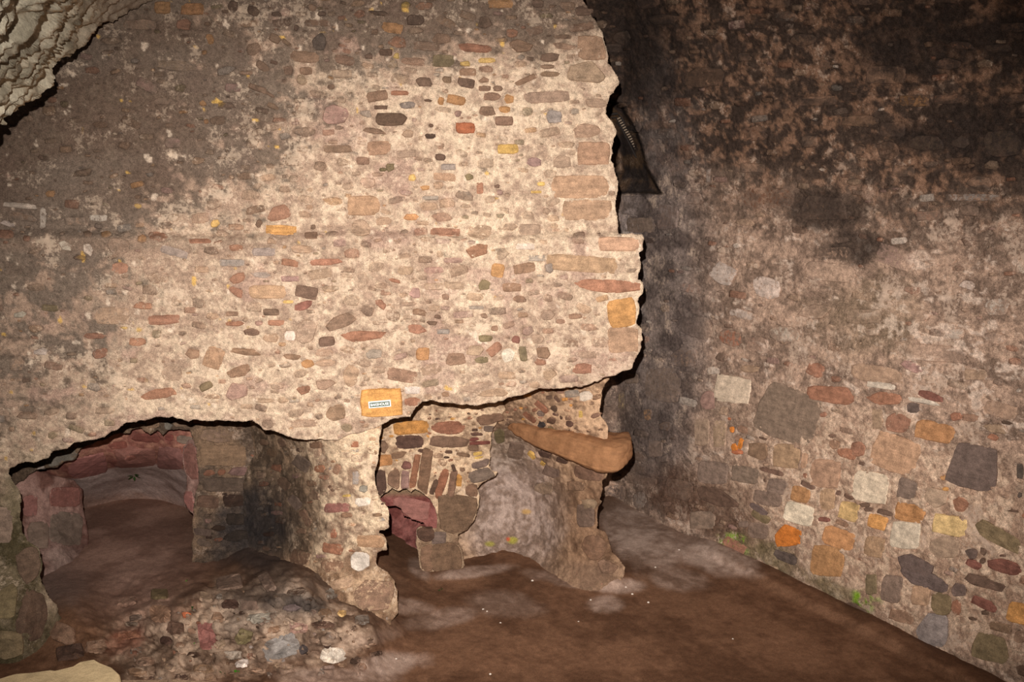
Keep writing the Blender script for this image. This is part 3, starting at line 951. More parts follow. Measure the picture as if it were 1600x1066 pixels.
# ================================================================== LEFT HEARTH: back wall with the big oven mouth
def col_hearth(px, py, B, m1, m2):
    n = fbm(B, .14, 4, 231, .6); n2 = fbm(B, .03, 3, 237, .6)
    c = mixc(lin((84, 68, 55))[None], lin((124, 100, 80))[None], sst(n * .6 + n2 * .4, .44, .64))
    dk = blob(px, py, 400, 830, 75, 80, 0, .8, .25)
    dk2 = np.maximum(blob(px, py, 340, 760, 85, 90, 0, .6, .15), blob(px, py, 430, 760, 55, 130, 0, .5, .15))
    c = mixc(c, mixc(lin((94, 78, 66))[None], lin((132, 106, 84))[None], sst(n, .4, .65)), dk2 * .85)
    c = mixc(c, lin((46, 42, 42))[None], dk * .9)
    return c


back_top = holder('wall_back', kind='structure', category='wall', label='blackened hearth back with a wide arched oven mouth')
MOUTH = [(-140, 640), (320, 630), (420, 630), (430, 930), (303, 930), (300, 850), (303, 838), (300, 822), (303, 800), (305, 775), (311, 752), (309, 725), (307, 700), (303, 687),
         (297, 673), (280, 670), (264, 671), (256, 681), (247, 671), (235, 679), (219, 668), (206, 671), (204, 676), (188, 677), (178, 680), (125, 701), (119, 717), (99, 722), (89, 731), (70, 731), (58, 735),
         (50, 740), (20, 760), (-140, 800)]
Dback = tps([(-140, 640, 5.7), (-140, 900, 5.6), (60, 700, 5.72), (200, 640, 5.8), (300, 660, 5.82), (400, 640, 5.85), (300, 760, 5.82), (400, 760, 5.88), (300, 880, 5.7), (400, 880, 5.72), (430, 700, 5.9), (430, 930, 5.6), (330, 930, 5.5)])
backw = Sheet('mortar', Dback, (-142, 628, 432, 932), MOUTH, 2.2, low=.03, lowL=60, mid=.014, fine=.006, back=.16, seed=14, colf=col_hearth, mat=M_soot, parent=back_top, ragged=1.2)
backw.top = back_top
HB = """180 200 270 115 0 t;230 350 380 165 0 T;125 480 110 60 0 r;225 475 60 50 0 r;360 470 190 75 0 p;260 570 370 115 0 B;120 700 180 95 5 b;320 690 180 100 0 D;120 845 60 40 0 p;200 985 80 30 -5 r;80 930 150 60 8 B;330 830 150 90 0 S;90 1010 120 60 10 B;340 960 200 90 -15 S;200 900 120 50 0 D"""
HBs = read(HB, 300, 640, 4.847) + [(95, 716, 56, 22, -15, 'g'), (64, 732, 16, 7, 0, 'w'), (215, 664, 26, 10, 0, 'T'), (238, 662, 24, 14, 0, 'T'), (262, 665, 14, 14, 0, 'g'), (280, 663, 26, 12, 0, 't')]
set_stones(backw, HBs, lambda x, y: S_dark if y < 690 else S_soot, lambda x, y: .46 if y < 740 else .4, 31)
scatter(backw, S_soot, 60, (60, 640, 425, 920), (6, 18), 'bbtDBr', 33, lambda x, y: .7 if y < 740 else .4, cur=30)
backw.build()

# oven chamber behind the mouth
def col_oven(px, py, B, m1, m2):
    n = fbm(B, .2, 4, 331, .6); n2 = fbm(B, .04, 3, 337, .6)
    red = mixc(lin((128, 80, 70))[None], lin((168, 120, 100))[None], sst(n * .5 + n2 * .5, .4, .6))
    gry = mixc(lin((158, 134, 124))[None], lin((190, 166, 156))[None], sst(n, .35, .65))
    band = sst(py + (n - .5) * 8 - np.interp(px, [80, 110, 160, 190, 245, 295], [752, 748, 738, 729, 726, 736]), -2, 2)
    c = mixc(red, gry, band)
    br = sst(py + (n - .5) * 40 - np.interp(px, [120, 200, 300], [770, 768, 785]), -8, 16)
    c = mixc(c, mixc(lin((136, 106, 92))[None], lin((160, 128, 112))[None], sst(n, .35, .65)), br * .9)
    return c


oven_top = holder('wall_oven', kind='structure', category='wall', label='oven chamber of red burnt stone and grey domed plaster')
Doven = tps([(40, 640, 6.15), (200, 640, 6.1), (320, 640, 6.1), (85, 740, 6.25), (200, 700, 6.2), (200, 722, 6.22), (290, 700, 6.15), (290, 730, 6.2), (120, 740, 6.25),
             (200, 736, 6.6), (120, 762, 6.6), (285, 748, 6.5), (200, 760, 7.05), (260, 765, 7.0), (140, 790, 7.0), (200, 800, 7.25), (290, 800, 7.0), (200, 860, 7.3), (100, 860, 6.8), (320, 860, 6.8), (330, 760, 6.7), (30, 760, 6.4), (30, 860, 6.5)])
oven = Sheet('plaster', Doven, (20, 640, 340, 880), None, 2.2, low=.012, mid=.012, fine=.004, midL=.12, seed=17, colf=col_oven, mat=M_plast, parent=oven_top)
oven.top = oven_top
OV = """660 430 320 165 -12 P;1020 370 330 150 -3 P;1290 370 210 180 3 P;900 270 160 62 -8 R;1110 215 230 75 4 R;1280 215 70 60 0 R;1400 232 140 62 10 B"""
set_stones(oven, read(OV, 0, 640, 4.845), S_pink, .9, 37)
oven.build()


def col_jamb(px, py, B, m1, m2):
    n = fbm(B, .15, 4, 431, .6)
    c = mixc(lin((112, 78, 68))[None], lin((158, 124, 112))[None], sst(n, .38, .62))
    lg = blob(px, py, 95, 890, 30, 45, 0, .6, .3)
    return mixc(c, lin((160, 136, 124))[None], lg * .7)


jl = Sheet('jamb', tps([(0, 720, 5.75), (60, 735, 5.85), (130, 760, 6.2), (0, 850, 5.6), (60, 850, 5.7), (95, 850, 5.8), (138, 850, 6.1), (0, 960, 5.3), (100, 960, 5.4), (80, 800, 5.9), (60, 1000, 5.1), (150, 960, 5.6), (130, 910, 5.75)]),
           (-20, 720, 170, 1000), [(0, 735), (58, 736), (80, 742), (118, 752), (129, 768), (130, 795), (137, 815), (139, 845), (134, 875), (130, 905), (126, 940), (110, 990), (-10, 990)],
           2.2, low=.02, lowL=50, mid=.014, fine=.005, back=.3, seed=19, colf=col_jamb, mat=M_plast, parent=oven_top, ragged=1)
jl.top = oven_top
set_stones(jl, read("490 660 250 165 0 P;225 730 130 170 0 P;500 900 260 260 5 B;290 950 170 210 0 B", 0, 640, 4.845), S_pink, .85, 41)
jl.ob = jl.build()
jr = Sheet('jamb', tps([(280, 690, 6.1), (320, 690, 5.95), (280, 830, 6.0), (320, 830, 5.9), (300, 760, 6.0)]), (276, 680, 330, 830),
           [(286, 700), (295, 688), (325, 680), (328, 825), (300, 822), (303, 804), (294, 798), (287, 785), (287, 772), (292, 764), (292, 745), (288, 735), (286, 720)],
           2.0, low=.01, mid=.008, fine=.003, back=.25, seed=20, colf=col_jamb, mat=M_plast, parent=oven_top, ragged=.5)
jr.top = oven_top
set_stones(jr, [(298, 722, 22, 60, -5, 'P'), (296, 784, 16, 34, -12, 'P')], S_pink, .95, 42)
jr.build()

# ================================================================== MIDDLE PILLAR between the hearths
def col_pil(px, py, B, m1, m2):
    n = fbm(B, .1, 4, 531, .6); n2 = fbm(B, .03, 3, 537, .6)
    c = mixc(lin((150, 122, 100))[None], lin((220, 192, 160))[None], sst(n * .6 + n2 * .45, .42, .62))
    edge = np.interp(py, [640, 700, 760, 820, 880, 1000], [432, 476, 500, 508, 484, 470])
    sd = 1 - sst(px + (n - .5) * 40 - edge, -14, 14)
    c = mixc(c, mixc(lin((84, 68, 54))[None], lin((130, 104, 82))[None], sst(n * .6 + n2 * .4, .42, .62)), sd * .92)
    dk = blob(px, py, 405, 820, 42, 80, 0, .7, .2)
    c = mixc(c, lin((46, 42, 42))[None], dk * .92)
    low = sst(py, 850, 900)
    c = mixc(c, mixc(lin((122, 92, 68))[None], lin((176, 142, 112))[None], sst(n, .42, .6)), low * .75)
    return c


pil_top = holder('pillar', kind='structure', category='pillar', label='rough limewashed stone pier between the two hearths')
PIL = [(380, 640), (500, 640), (640, 620), (600, 640), (596, 668), (592, 690), (592, 694), (591, 720), (586, 735), (587, 760), (592, 778), (602, 786), (607, 800), (608, 826), (593, 829), (592, 836), (604, 842), (604, 860),
       (590, 862), (587, 872), (590, 884), (604, 892), (616, 908), (622, 930), (621, 958), (612, 972), (606, 990), (598, 1003), (580, 1018), (560, 1060), (380, 1060)]
Dp0 = float(Dfront(np.array(590.), np.array(700.)))
Dpil = tps([(380, 640, 5.9), (400, 700, 5.85), (380, 760, 5.85), (430, 660, 5.5), (430, 760, 5.62), (470, 690, 5.3), (485, 760, 5.24), (500, 660, Dp0 + .06), (600, 650, Dp0 + .05), (600, 760, Dp0 + .04), (500, 820, 5.16), (600, 820, Dp0 + .03),
            (400, 840, 5.75), (450, 840, 5.45), (500, 880, 5.12), (550, 880, 5.06), (610, 900, 5.06), (550, 940, 4.98), (620, 940, 4.98), (400, 920, 5.5), (470, 920, 5.25), (500, 1000, 4.95), (600, 1000, 4.97), (560, 1060, 4.8), (400, 1060, 4.9)])
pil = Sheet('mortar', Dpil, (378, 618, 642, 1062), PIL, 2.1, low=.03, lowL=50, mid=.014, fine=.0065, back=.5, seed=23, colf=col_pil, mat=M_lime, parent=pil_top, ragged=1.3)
pil.top = pil_top
PS = """640 440 90 60 20 r;830 410 150 100 35 B;940 270 100 50 0 b;950 330 60 90 0 t;970 450 90 60 0 r;1095 450 60 90 20 b;1240 520 60 110 0 g;1170 655 70 20 -5 y;1095 745 210 75 -3 P;1290 700 130 80 -8 w;1170 800 90 40 0 b
900 560 90 50 10 b;930 650 90 70 40 b;1350 1000 230 100 3 T;1070 940 50 80 0 r;1370 225 60 30 0 T;680 250 60 80 -30 b;540 250 80 50 0 b;1400 800 80 30 0 b;1250 370 100 60 0 t;1050 600 60 25 50 d;1300 600 70 60 0 g;1160 345 90 60 0 t
700 560 120 90 40 b;780 700 120 80 50 B;600 330 80 60 20 b;860 820 150 60 60 b;1270 900 90 40 -10 t"""
PS2 = """1330 130 130 110 -8 w;1410 320 240 190 0 b;1180 150 140 80 0 b;1300 510 90 60 0 G;1340 585 210 120 0 t;1000 110 120 90 20 b;1230 250 160 70 -20 t;1080 250 110 60 45 t;1180 60 120 60 10 r;1440 400 120 90 0 T"""
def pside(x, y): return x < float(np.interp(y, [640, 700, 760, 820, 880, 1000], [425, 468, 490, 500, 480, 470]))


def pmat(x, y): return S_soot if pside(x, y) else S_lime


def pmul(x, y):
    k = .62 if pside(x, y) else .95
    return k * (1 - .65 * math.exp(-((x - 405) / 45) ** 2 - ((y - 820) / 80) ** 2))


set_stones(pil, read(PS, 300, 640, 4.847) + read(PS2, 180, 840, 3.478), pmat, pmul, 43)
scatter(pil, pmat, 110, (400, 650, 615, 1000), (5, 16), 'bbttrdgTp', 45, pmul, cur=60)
pil.build()

# ================================================================== RIGHT HEARTH: inner wall with relieving arch
def col_inner(px, py, B, m1, m2):
    n = fbm(B, .1, 4, 631, .6); n2 = fbm(B, .03, 3, 637, .6)
    c = mixc(lin((164, 134, 108))[None], lin((222, 190, 156))[None], sst(n * .55 + n2 * .5, .4, .6))
    lo = sst(py, 780, 840)
    return mixc(c, lin((116, 90, 70))[None], lo * .7)


inner_top = holder('wall_inner', kind='structure', category='wall', label='hearth wall with a small arched oven mouth of upright stones')
INN = [(560, 590), (775, 590), (790, 640), (772, 668), (766, 680), (768, 692), (765, 705), (767, 715), (764, 728), (768, 736), (778, 738), (774, 744), (752, 756), (746, 764), (748, 770), (750, 775), (747, 792), (741, 814),
       (730, 828), (716, 836), (716, 846), (722, 860), (725, 884), (716, 896), (690, 902), (668, 900), (656, 886), (654, 865), (650, 848), (651, 828), (656, 822), (668, 826), (682, 826), (683, 812), (680, 795), (672, 780), (668, 777), (660, 770), (648, 764), (643, 770), (632, 762), (624, 768), (612, 763),
       (606, 768), (588, 780), (560, 782)]
Dinn = tps([(560, 600, 5.7), (700, 600, 5.72), (780, 600, 5.7), (600, 700, 5.74), (700, 700, 5.78), (770, 700, 5.84), (600, 780, 5.76), (690, 780, 5.8), (740, 790, 5.86), (690, 890, 5.84), (660, 860, 5.84), (720, 880, 5.86)])
inner = Sheet('mortar', Dinn, (558, 588, 792, 906), INN, 1.8, low=.02, lowL=50, mid=.01, fine=.0055, back=.22, seed=27, colf=col_inner, mat=M_lime, parent=inner_top, ragged=.8)
inner.top = inner_top
IE = """415 455 350 130 -5 O;800 455 330 130 0 r;400 605 280 130 -3 d;790 605 430 110 3 b;120 655 110 120 0 b;110 800 210 110 -8 o;290 740 160 65 -10 b;515 695 60 40 0 d;1290 365 370 105 -6 b;1075 580 110 36 -5 R;1140 617 220 36 -3 R
1100 525 130 36 3 d;95 565 55 20 0 O;210 545 45 25 0 O;240 910 140 120 0 b;372 850 100 80 0 P;960 740 140 36 10 b;810 710 75 35 0 d;785 768 60 20 0 d;700 750 100 50 0 t;1110 728 90 32 -10 y;1120 768 90 26 -10 y;1150 835 200 70 -15 B
1180 945 300 130 -12 B;860 880 36 80 -20 d;950 890 60 40 0 b;590 545 40 24 30 O;1230 470 110 60 0 B;1080 480 60 28 0 d"""
VS = [(593, 757, 20, 42, -4, 'd'), (615, 750, 19, 32, 4, 'b'), (633, 752, 12, 32, 3, 'p'), (648, 738, 10, 58, 10, 'r'), (664, 737, 17, 72, 9, 'b'), (678, 762, 8, 26, 22, 'd'), (690, 756, 13, 46, 18, 'r'), (707, 757, 11, 42, 8, 'b'),
      (717, 751, 9, 18, 0, 'O'), (738, 766, 20, 17, 0, 'b'), (717, 767, 16, 11, 0, 't'), (679, 777, 15, 8, 0, 'b'), (716, 804, 64, 66, 0, 'b'), (664, 833, 27, 24, 8, 'd'), (686, 841, 22, 18, 0, 'B'), (697, 872, 50, 50, 0, 'b'), (668, 872, 24, 40, 0, 'b'),
      (708, 838, 24, 16, -10, 'b'), (692, 722, 14, 12, 0, 't'), (740, 700, 16, 10, 0, 'b')]
set_stones(inner, [(a_, b_, c_ * 1.12, d_ * 1.12, e_, f_) for a_, b_, c_, d_, e_, f_ in read(IE, 580, 600, 6.664) + VS], S_lime, lambda x, y: .6 if (x > 690 and y > 780) else .74, 47, tint=lambda x, y: ((140, 110, 85), 0, -.08))
scatter(inner, S_lime, 90, (585, 605, 765, 770), (3.5, 9), 'bdtrrbO', 49, .75, cur=60)
inner.build()


def col_oven2(px, py, B, m1, m2):
    n = fbm(B, .15, 4, 731, .6); n2 = fbm(B, .04, 3, 733)
    c = mixc(lin((112, 62, 56))[None], lin((152, 96, 88))[None], sst(n * .6 + n2 * .4, .38, .62))
    g = 1 - sst(py, 768, 780)
    c = mixc(c, lin((130, 112, 84))[None], g * .8)
    lw = blob(px, py, 640, 872, 30, 12, 35, .5, .3)
    return mixc(c, lin((166, 130, 120))[None], lw * .8)


ov2_top = holder('wall_recess', kind='structure', category='wall', label='small oven recess of red burnt stone in right hearth')
CR = [(560, 792), (603, 792), (620, 791), (627, 795), (632, 806), (645, 812), (662, 817), (668, 830), (700, 835), (700, 745), (560, 745)]
up2 = Sheet('lintel_block', tps([(560, 750, 6.05), (700, 750, 6.0), (560, 800, 6.08), (700, 830, 6.02)]), (560, 744, 702, 838), CR, 2, low=.01, mid=.01, fine=.004, back=.15, seed=51, colf=col_oven2, mat=M_plast, parent=ov2_top, ragged=.6)
up2.top = ov2_top
set_stones(up2, [(642, 795, 62, 34, 8, 'P')], S_pink, 1.0, 53); up2.build()
ov2 = Sheet('plaster', tps([(560, 760, 6.6), (700, 760, 6.5), (600, 800, 6.6), (650, 820, 6.45), (600, 850, 6.5), (640, 860, 6.3), (700, 840, 6.2), (560, 900, 6.6), (620, 900, 6.4), (700, 900, 6.1)]), (556, 750, 706, 900), None, 2, low=.03, lowL=30, mid=.02, fine=.006, seed=55, colf=col_oven2, mat=M_plast, parent=ov2_top)
ov2.top = ov2_top; ov2.build()

# alcove with pale plaster, right-hand pier and the wall under the hood
def col_alc(px, py, B, m1, m2):
    n = fbm(B, .12, 4, 831, .6); n2 = fbm(B, .03, 3, 837, .6)
    c = mixc(lin((130, 102, 80))[None], lin((196, 160, 128))[None], sst(n * .55 + n2 * .5, .42, .62))
    al = blob(px, py, 800, 800, 80, 105, 0, .35, .12)
    c = mixc(c, mixc(lin((134, 112, 98))[None], lin((178, 156, 144))[None], sst(n * .6 + n2 * .4, .4, .6)), al * .92)
    lo = blob(px, py, 925, 830, 42, 110, 0, .4, .15)
    c = mixc(c, mixc(lin((112, 84, 64))[None], lin((148, 114, 88))[None], sst(n, .4, .6)), lo * .8)
    ft = sst(py + (n - .5) * 20, 868, 890)
    c = mixc(c, lin((120, 96, 80))[None], ft * .5)
    for (x, y, rx, ry, q) in ((801, 845, 8, 5, (160, 150, 60)), (765, 850, 8, 4, (160, 150, 70)), (794, 843, 3, 3, (190, 80, 60)), (822, 800, 7, 4, (190, 150, 90))):
        c = mixc(c, lin(q)[None], blob(px, py, x, y, rx, ry, 0, .4, .2) * .85)
    top = blob(px, py, 790, 700, 40, 34, 0, .5, .2)
    c = mixc(c, mixc(lin((120, 100, 84))[None], lin((166, 146, 130))[None], sst(n2, .4, .6)), top * .7)
    return c


alc_top = holder('wall_alcove', kind='structure', category='wall', label='pale plastered alcove with stub pier at the right hearth')
ALC = [(690, 600), (770, 585), (985, 560), (950, 594), (944, 602), (940, 612), (940, 624), (936, 638), (940, 655), (950, 665), (950, 735), (948, 745), (940, 752), (941, 766), (937, 782), (932, 800), (933, 826), (946, 832), (951, 846),
       (957, 862), (970, 878), (976, 888), (974, 900), (960, 925), (690, 925)]
Dalc = tps([(690, 600, 6.0), (780, 610, 5.75), (850, 600, 5.55), (940, 590, 5.36), (985, 560, 5.33), (770, 660, 5.95), (850, 650, 5.62), (930, 650, 5.42), (780, 700, 6.15), (850, 720, 5.95), (930, 720, 5.5), (720, 760, 6.15), (790, 780, 6.3), (850, 790, 6.12),
            (890, 790, 5.8), (930, 790, 5.58), (720, 860, 6.1), (790, 865, 6.2), (860, 870, 5.95), (890, 880, 5.75), (930, 860, 5.58), (970, 890, 5.66), (790, 920, 5.9), (900, 920, 5.6), (690, 920, 5.9), (960, 920, 5.6)])
alc = Sheet('plaster', Dalc, (688, 558, 988, 927), ALC, 1.9, low=.02, lowL=45, mid=.012, fine=.0045, back=.3, seed=61, colf=col_alc, mat=M_plast, parent=alc_top, ragged=1)
alc.top = alc_top
AG = """510 335 160 56 42 r;620 352 74 66 10 d;790 210 140 70 -5 g;650 262 90 36 45 d;500 400 80 50 10 B;400 430 150 56 38 r;600 460 90 70 10 d;510 500 80 64 25 k;710 578 110 40 0 d;765 490 80 60 0 d;755 435 60 42 0 b;690 430 24 40 -10 d
580 245 60 40 0 d;1010 410 110 42 -18 b;1020 240 95 50 -12 b;920 230 150 100 -10 w;610 545 100 30 20 m;680 190 80 40 0 b;950 945 290 140 6 b;540 770 160 66 14 d;420 780 90 50 45 y;515 855 60 44 40 y;120 610 100 150 0 m;270 740 150 160 10 B
700 830 120 50 18 d;870 400 36 70 0 y;890 500 ..;860 310 80 40 0 T"""
AG = AG.replace('890 500 ..;', '')
A2 = """1050 690 80 110 0 B;1090 830 110 130 8 b;1065 640 80 50 0 t;1150 915 90 70 20 b;870 570 90 60 10 t;900 500 80 46 20 B;1010 560 90 46 5 b"""
set_stones(alc, read(AG, 760, 580, 5.924) + read(A2, 540, 560, 2.806), S_lime, .78, 63, tint=lambda x, y: ((140, 110, 85), 0, -.05))
scatter(alc, S_lime, 45, (790, 600, 940, 680), (4, 10), 'bdtrrbO', 65, .95, cur=60)
alc.build()

# big corbel stone sticking out under the hood
def corbel():
    sec = [  # px, py of front-bottom edge, py front-top, depth front, depth back, back-top px,py offset
        (790, 672, 660, 5.92, 6.1), (812, 688, 662, 5.80, 6.0), (838, 703, 672, 5.67, 5.9), (865, 714, 679, 5.56, 5.85), (890, 725, 682, 5.46, 5.8),
        (918, 738, 688, 5.37, 5.74), (945, 748, 698, 5.28, 5.66), (966, 746, 700, 5.25, 5.62), (982, 730, 694, 5.30, 5.60), (988, 716, 688, 5.38, 5.58)]
    V, Cn = [], []
    for (x, yb, yt, Df, Db) in sec:
        a = P3(float(x), float(yb), Df); b = P3(float(x), float(yt), Df)
        bk = np.array([0.02, (Db - Df) * 1.05, 0.0])
        h = b - a
        ring = [a + bk, a + .5 * bk, a + h * .03, a + h * .3 - .012 * RT * 0, a + h * .7, b, b + bk * .33 + [0, 0, .006], b + bk * .7 + [0, 0, .008], b + bk]
        V.append(ring)
    V = np.array(V); n, m = V.shape[:2]
    VV = V.reshape(-1, 3); FF = []
    for i in range(n - 1):
        for k in range(m):
            j = (k + 1) % m
            FF.append((i * m + k, i * m + j, (i + 1) * m + j, (i + 1) * m + k))
    FF.append(tuple(range(m))[::-1]); FF.append(tuple(range((n - 1) * m, n * m)))
    c = VV.mean(0)
    me = new_mesh('corbel_stone', VV - c, FF, S_clean, np.repeat(lin((190, 160, 130))[None], len(VV), 0), rim=np.zeros(len(VV)))
    o = obj('corbel_stone', me, alc_top, label='large curved brown corbel stone jutting out')
    o.location = c
    md = o.modifiers.new('s', 'SUBSURF'); md.levels = 1; md.render_levels = 1; md.subdivision_type = 'CATMULL_CLARK'
    m3 = o.modifiers.new('s2', 'SUBSURF'); m3.levels = 2; m3.render_levels = 2; m3.subdivision_type = 'SIMPLE'
    tx = bpy.data.textures.new('rockface', 'CLOUDS'); tx.noise_scale = .09; tx.noise_depth = 4
    dm = o.modifiers.new('d', 'DISPLACE'); dm.texture = tx; dm.strength = .03; dm.mid_level = .5; dm.texture_coords = 'LOCAL'
    o.color = (*lin((152, 108, 74)), .16)
    return o


corbel()

# ================================================================== FLOOR, with the rubble mound before the left hearth
def fh(px, py):
    px = np.asarray(px, float); py = np.asarray(py, float)
    g = lambda x, y, rx, ry: np.exp(-(((px - x) / rx) ** 2 + ((py - y) / ry) ** 2))
    n = fbm(px3(px, py, 1), 60, 4, 71) - .5
    m = sst(-px + (n * 90), -610, -520) * (1 - sst(-py, -1080, -1150)) * sst(py, 800, 900)
    h = .10 * sst(-px, -640, -560) * sst(py, 760, 860)
    rub = g(430, 960, 130, 60) * .16 + g(330, 930, 70, 40) * .08 + g(450, 900, 50, 40) * .14 + g(540, 990, 60, 35) * .10 + g(260, 950, 60, 50) * .06 + g(490, 915, 45, 40) * .10
    rub += g(110, 960, 50, 50) * .12 + g(400, 840, 60, 40) * .10
    lump = (fbm(px3(px, py * 1.6, 5), 34, 4, 77, .55) - .5)
    zone = np.clip(g(430, 960, 180, 90) * 1.3 + g(250, 1000, 120, 70) + g(370, 1040, 150, 40), 0, 1)
    h = h + rub + lump * .13 * zone
    h = h + (n * .03) * (1 - zone)
    h = h + .03 * g(700, 895, 60, 14) + .03 * g(920, 910, 60, 14) + .04 * g(960, 900, 40, 12)
    h = h + .05 * sst(-np.abs(py - 880 - (px - 1170) * .5), -30, -5) * sst(px, 1060, 1120)
    return h


def Dfloor(px, py):
    return floorD(px, np.maximum(py, 700), fh(px, py))


def col_floor(px, py, B, m1, m2):
    n = fbm(B, .3, 4, 931, .55); n2 = fbm(B, .05, 3, 937, .6); n5 = fbm(B, .9, 3, 939)
    c = mixc(lin((94, 65, 47))[None], lin((122, 88, 66))[None], sst(n * .7 + n2 * .3, .36, .64))
    conc = mixc(lin((142, 116, 100))[None], lin((184, 158, 142))[None], sst(n * .6 + n2 * .4, .38, .62))
    k = np.zeros_like(px)
    for (x, y, rx, ry, a, wv) in ((1010, 830, 75, 60, 30, .95), (1110, 865, 85, 24, 18, .95), (1060, 905, 50, 16, 5, .55), (790, 945, 55, 20, 5, .5), (690, 966, 55, 14, -12, .5), (640, 948, 40, 12, 10, .5), (945, 945, 28, 14, 0, .7),
                                  (600, 1040, 60, 18, -8, .9), (520, 1058, 90, 14, 0, .9), (740, 894, 55, 8, -8, .8), (655, 890, 20, 12, 40, .7), (870, 905, 55, 9, 12, .5), (960, 915, 40, 12, 0, .8), (500, 1010, 120, 14, -10, .5)):
        k = np.maximum(k, blob(px, py, x, y, rx, ry, a, .35, .16) * wv)
    c = mixc(c, conc, k)
    # rubble colours
    z = np.maximum(blob(px, py, 440, 970, 165, 75, -8, .4, .15), blob(px, py, 260, 1010, 90, 60, 0, .4, .2))
    rb = mixc(lin((104, 83, 68))[None], lin((190, 162, 138))[None], sst(fbm(B, .12, 4, 951, .6) * .7 + n2 * .35, .42, .62))
    c = mixc(c, rb, z * .85)
    gr = blob(px, py, 420, 940, 80, 40, -20, .5, .3)
    c = mixc(c, mixc(lin((100, 86, 76))[None], lin((172, 152, 134))[None], sst(n, .4, .6)), gr * .6)
    so = np.maximum(blob(px, py, 400, 860, 80, 36, 0, .6, .2), blob(px, py, 470, 945, 50, 14, 5, .5, .3))
    c = mixc(c, lin((54, 48, 46))[None], so * .8)
    rd = blob(px, py, 200, 1000, 34, 20, -20, .5, .3)
    c = mixc(c, lin((136, 74, 54))[None], rd * .6)
    lj = blob(px, py, 100, 905, 34, 40, 10, .5, .3)
    c = mixc(c, lin((156, 132, 120))[None], lj * .6)
    ov = blob(px, py, 200, 850, 110, 110, 0, .5, .1)
    c = mixc(c, mixc(lin((136, 104, 90))[None], lin((164, 130, 114))[None], sst(n, .4, .6)), ov * .8)
    return c


def fex(px, py, B):
    z = np.maximum(blob(px, py, 430, 960, 170, 80, -8, .4, .15), blob(px, py, 270, 1010, 100, 60, 0, .4, .2))
    return (np.abs(fbm(B, .11, 4, 977, .6) - .5) * -.06 + .012) * z


floor_top = holder('floor', kind='structure', category='floor', label='packed brown earth floor with grey patches and rubble before hearth')
flo = Sheet('earth', Dfloor, (-300, 762, 1900, 1130), None, 2.2, low=0, mid=.005, fine=.003, midL=.1, seed=71, colf=col_floor, mat=M_dirt, parent=floor_top, extra=fex)
flo.top = floor_top
flo.proud = .009
MS = """1190 640 140 90 0 w;1000 495 110 65 0 p;900 600 210 130 -20 G;1025 610 50 60 0 k;500 540 95 160 -8 P;330 490 110 66 0 d;250 420 130 100 0 b;390 425 60 36 0 V;280 560 60 50 0 D;430 640 90 30 0 D
240 310 100 56 0 m;620 250 150 80 -10 B;700 540 120 100 0 m;1130 480 150 40 5 D;830 250 110 70 60 B;1230 420 50 40 0 Y;780 440 160 60 -8 g;960 380 110 40 0 K;560 440 90 50 10 b;640 640 120 50 0 g;160 680 120 50 0 t;120 740 120 50 10 b;480 720 130 44 0 b;760 720 130 40 0 t
350 590 60 34 0 b;1080 560 70 40 10 t;860 500 80 40 0 b;570 590 60 50 0 t;690 690 90 40 5 w;930 740 ..""".replace('930 740 ..', '')
set_stones(flo, [q for q in read(MS, 180, 840, 3.478)] + [(98, 988, 46, 34, 20, 'b'), (150, 1010, 40, 24, 0, 'b'), (110, 1020, 46, 24, -10, 'D')], S_dark, 1.0, 73)
scatter(flo, S_dark, 75, (190, 925, 590, 1062), (4, 24), 'bbtDBrtg', 75, .9, cur=60)
for st in [c for c in floor_top.children]:
    pass
flo.build()
# the earth goes on toward the viewer, below the frame
g2 = np.array([[-4, -1.2, 0.0], [4.2, -1.2, 0.0], [4.2, 4.6, -.012], [-4, 4.6, -.012]])
obj('near_earth', new_mesh('near_earth', g2, [(0, 1, 2, 3)], M_dirt, np.repeat(lin((100, 70, 52))[None], 4, 0)), floor_top)

# ================================================================== VAULT, coming over at the upper left
def col_v(px, py, B, m1, m2):
    n = fbm(B, .2, 4, 1031, .6); n2 = fbm(B, .05, 3, 1037)
    c = mixc(lin((146, 136, 116))[None], lin((204, 192, 168))[None], sst(n * .5 + n2 * .5, .36, .62))
    pk = sst(px, 70, 190)
    return mixc(c, lin((140, 116, 100))[None], pk * .6)


_e1 = P3(215., 5., 5.0) - P3(0., 190., 3.9); _e1 /= np.linalg.norm(_e1)
_e2 = np.cross(_e1, [0, 0, 1.0]); _e2 /= np.linalg.norm(_e2); _e3 = np.cross(_e1, _e2)


def vex(px, py, B):
    # ragged courses running round the vault
    Q = np.stack([(B @ _e1) / 4.0, B @ _e2, B @ _e3], -1)
    a = np.abs(fbm(Q, .13, 4, 1051, .55) - .5) * 2
    b = fbm(Q * np.array([2.0, 1, 1]), .035, 3, 1057, .5) - .5
    f = 1 - .6 * sst(px - py * .2, 90, 200)
    return ((.22 - a) * .22 + b * .035) * f


vault_top = holder('ceiling', kind='structure', category='ceiling', label='rough pale stone vault overhanging the upper left corner')
gap = tps([(0, 190, .95), (30, 160, .85), (70, 118, .7), (100, 85, .5), (150, 40, .22), (210, 8, .08), (260, -30, .05), (0, 100, 1.4), (0, 0, 1.9), (100, 0, .9), (50, 50, 1.25), (160, -20, .5), (-200, 380, 1.4), (-300, 200, 2.2), (-100, -100, 2.5), (100, -100, 1.5), (300, -200, .6), (-300, 400, 1.8), (-300, -260, 3.0), (450, -260, .1)])


def Dv(px, py): return Dfront(px, py) - gap(px, py)


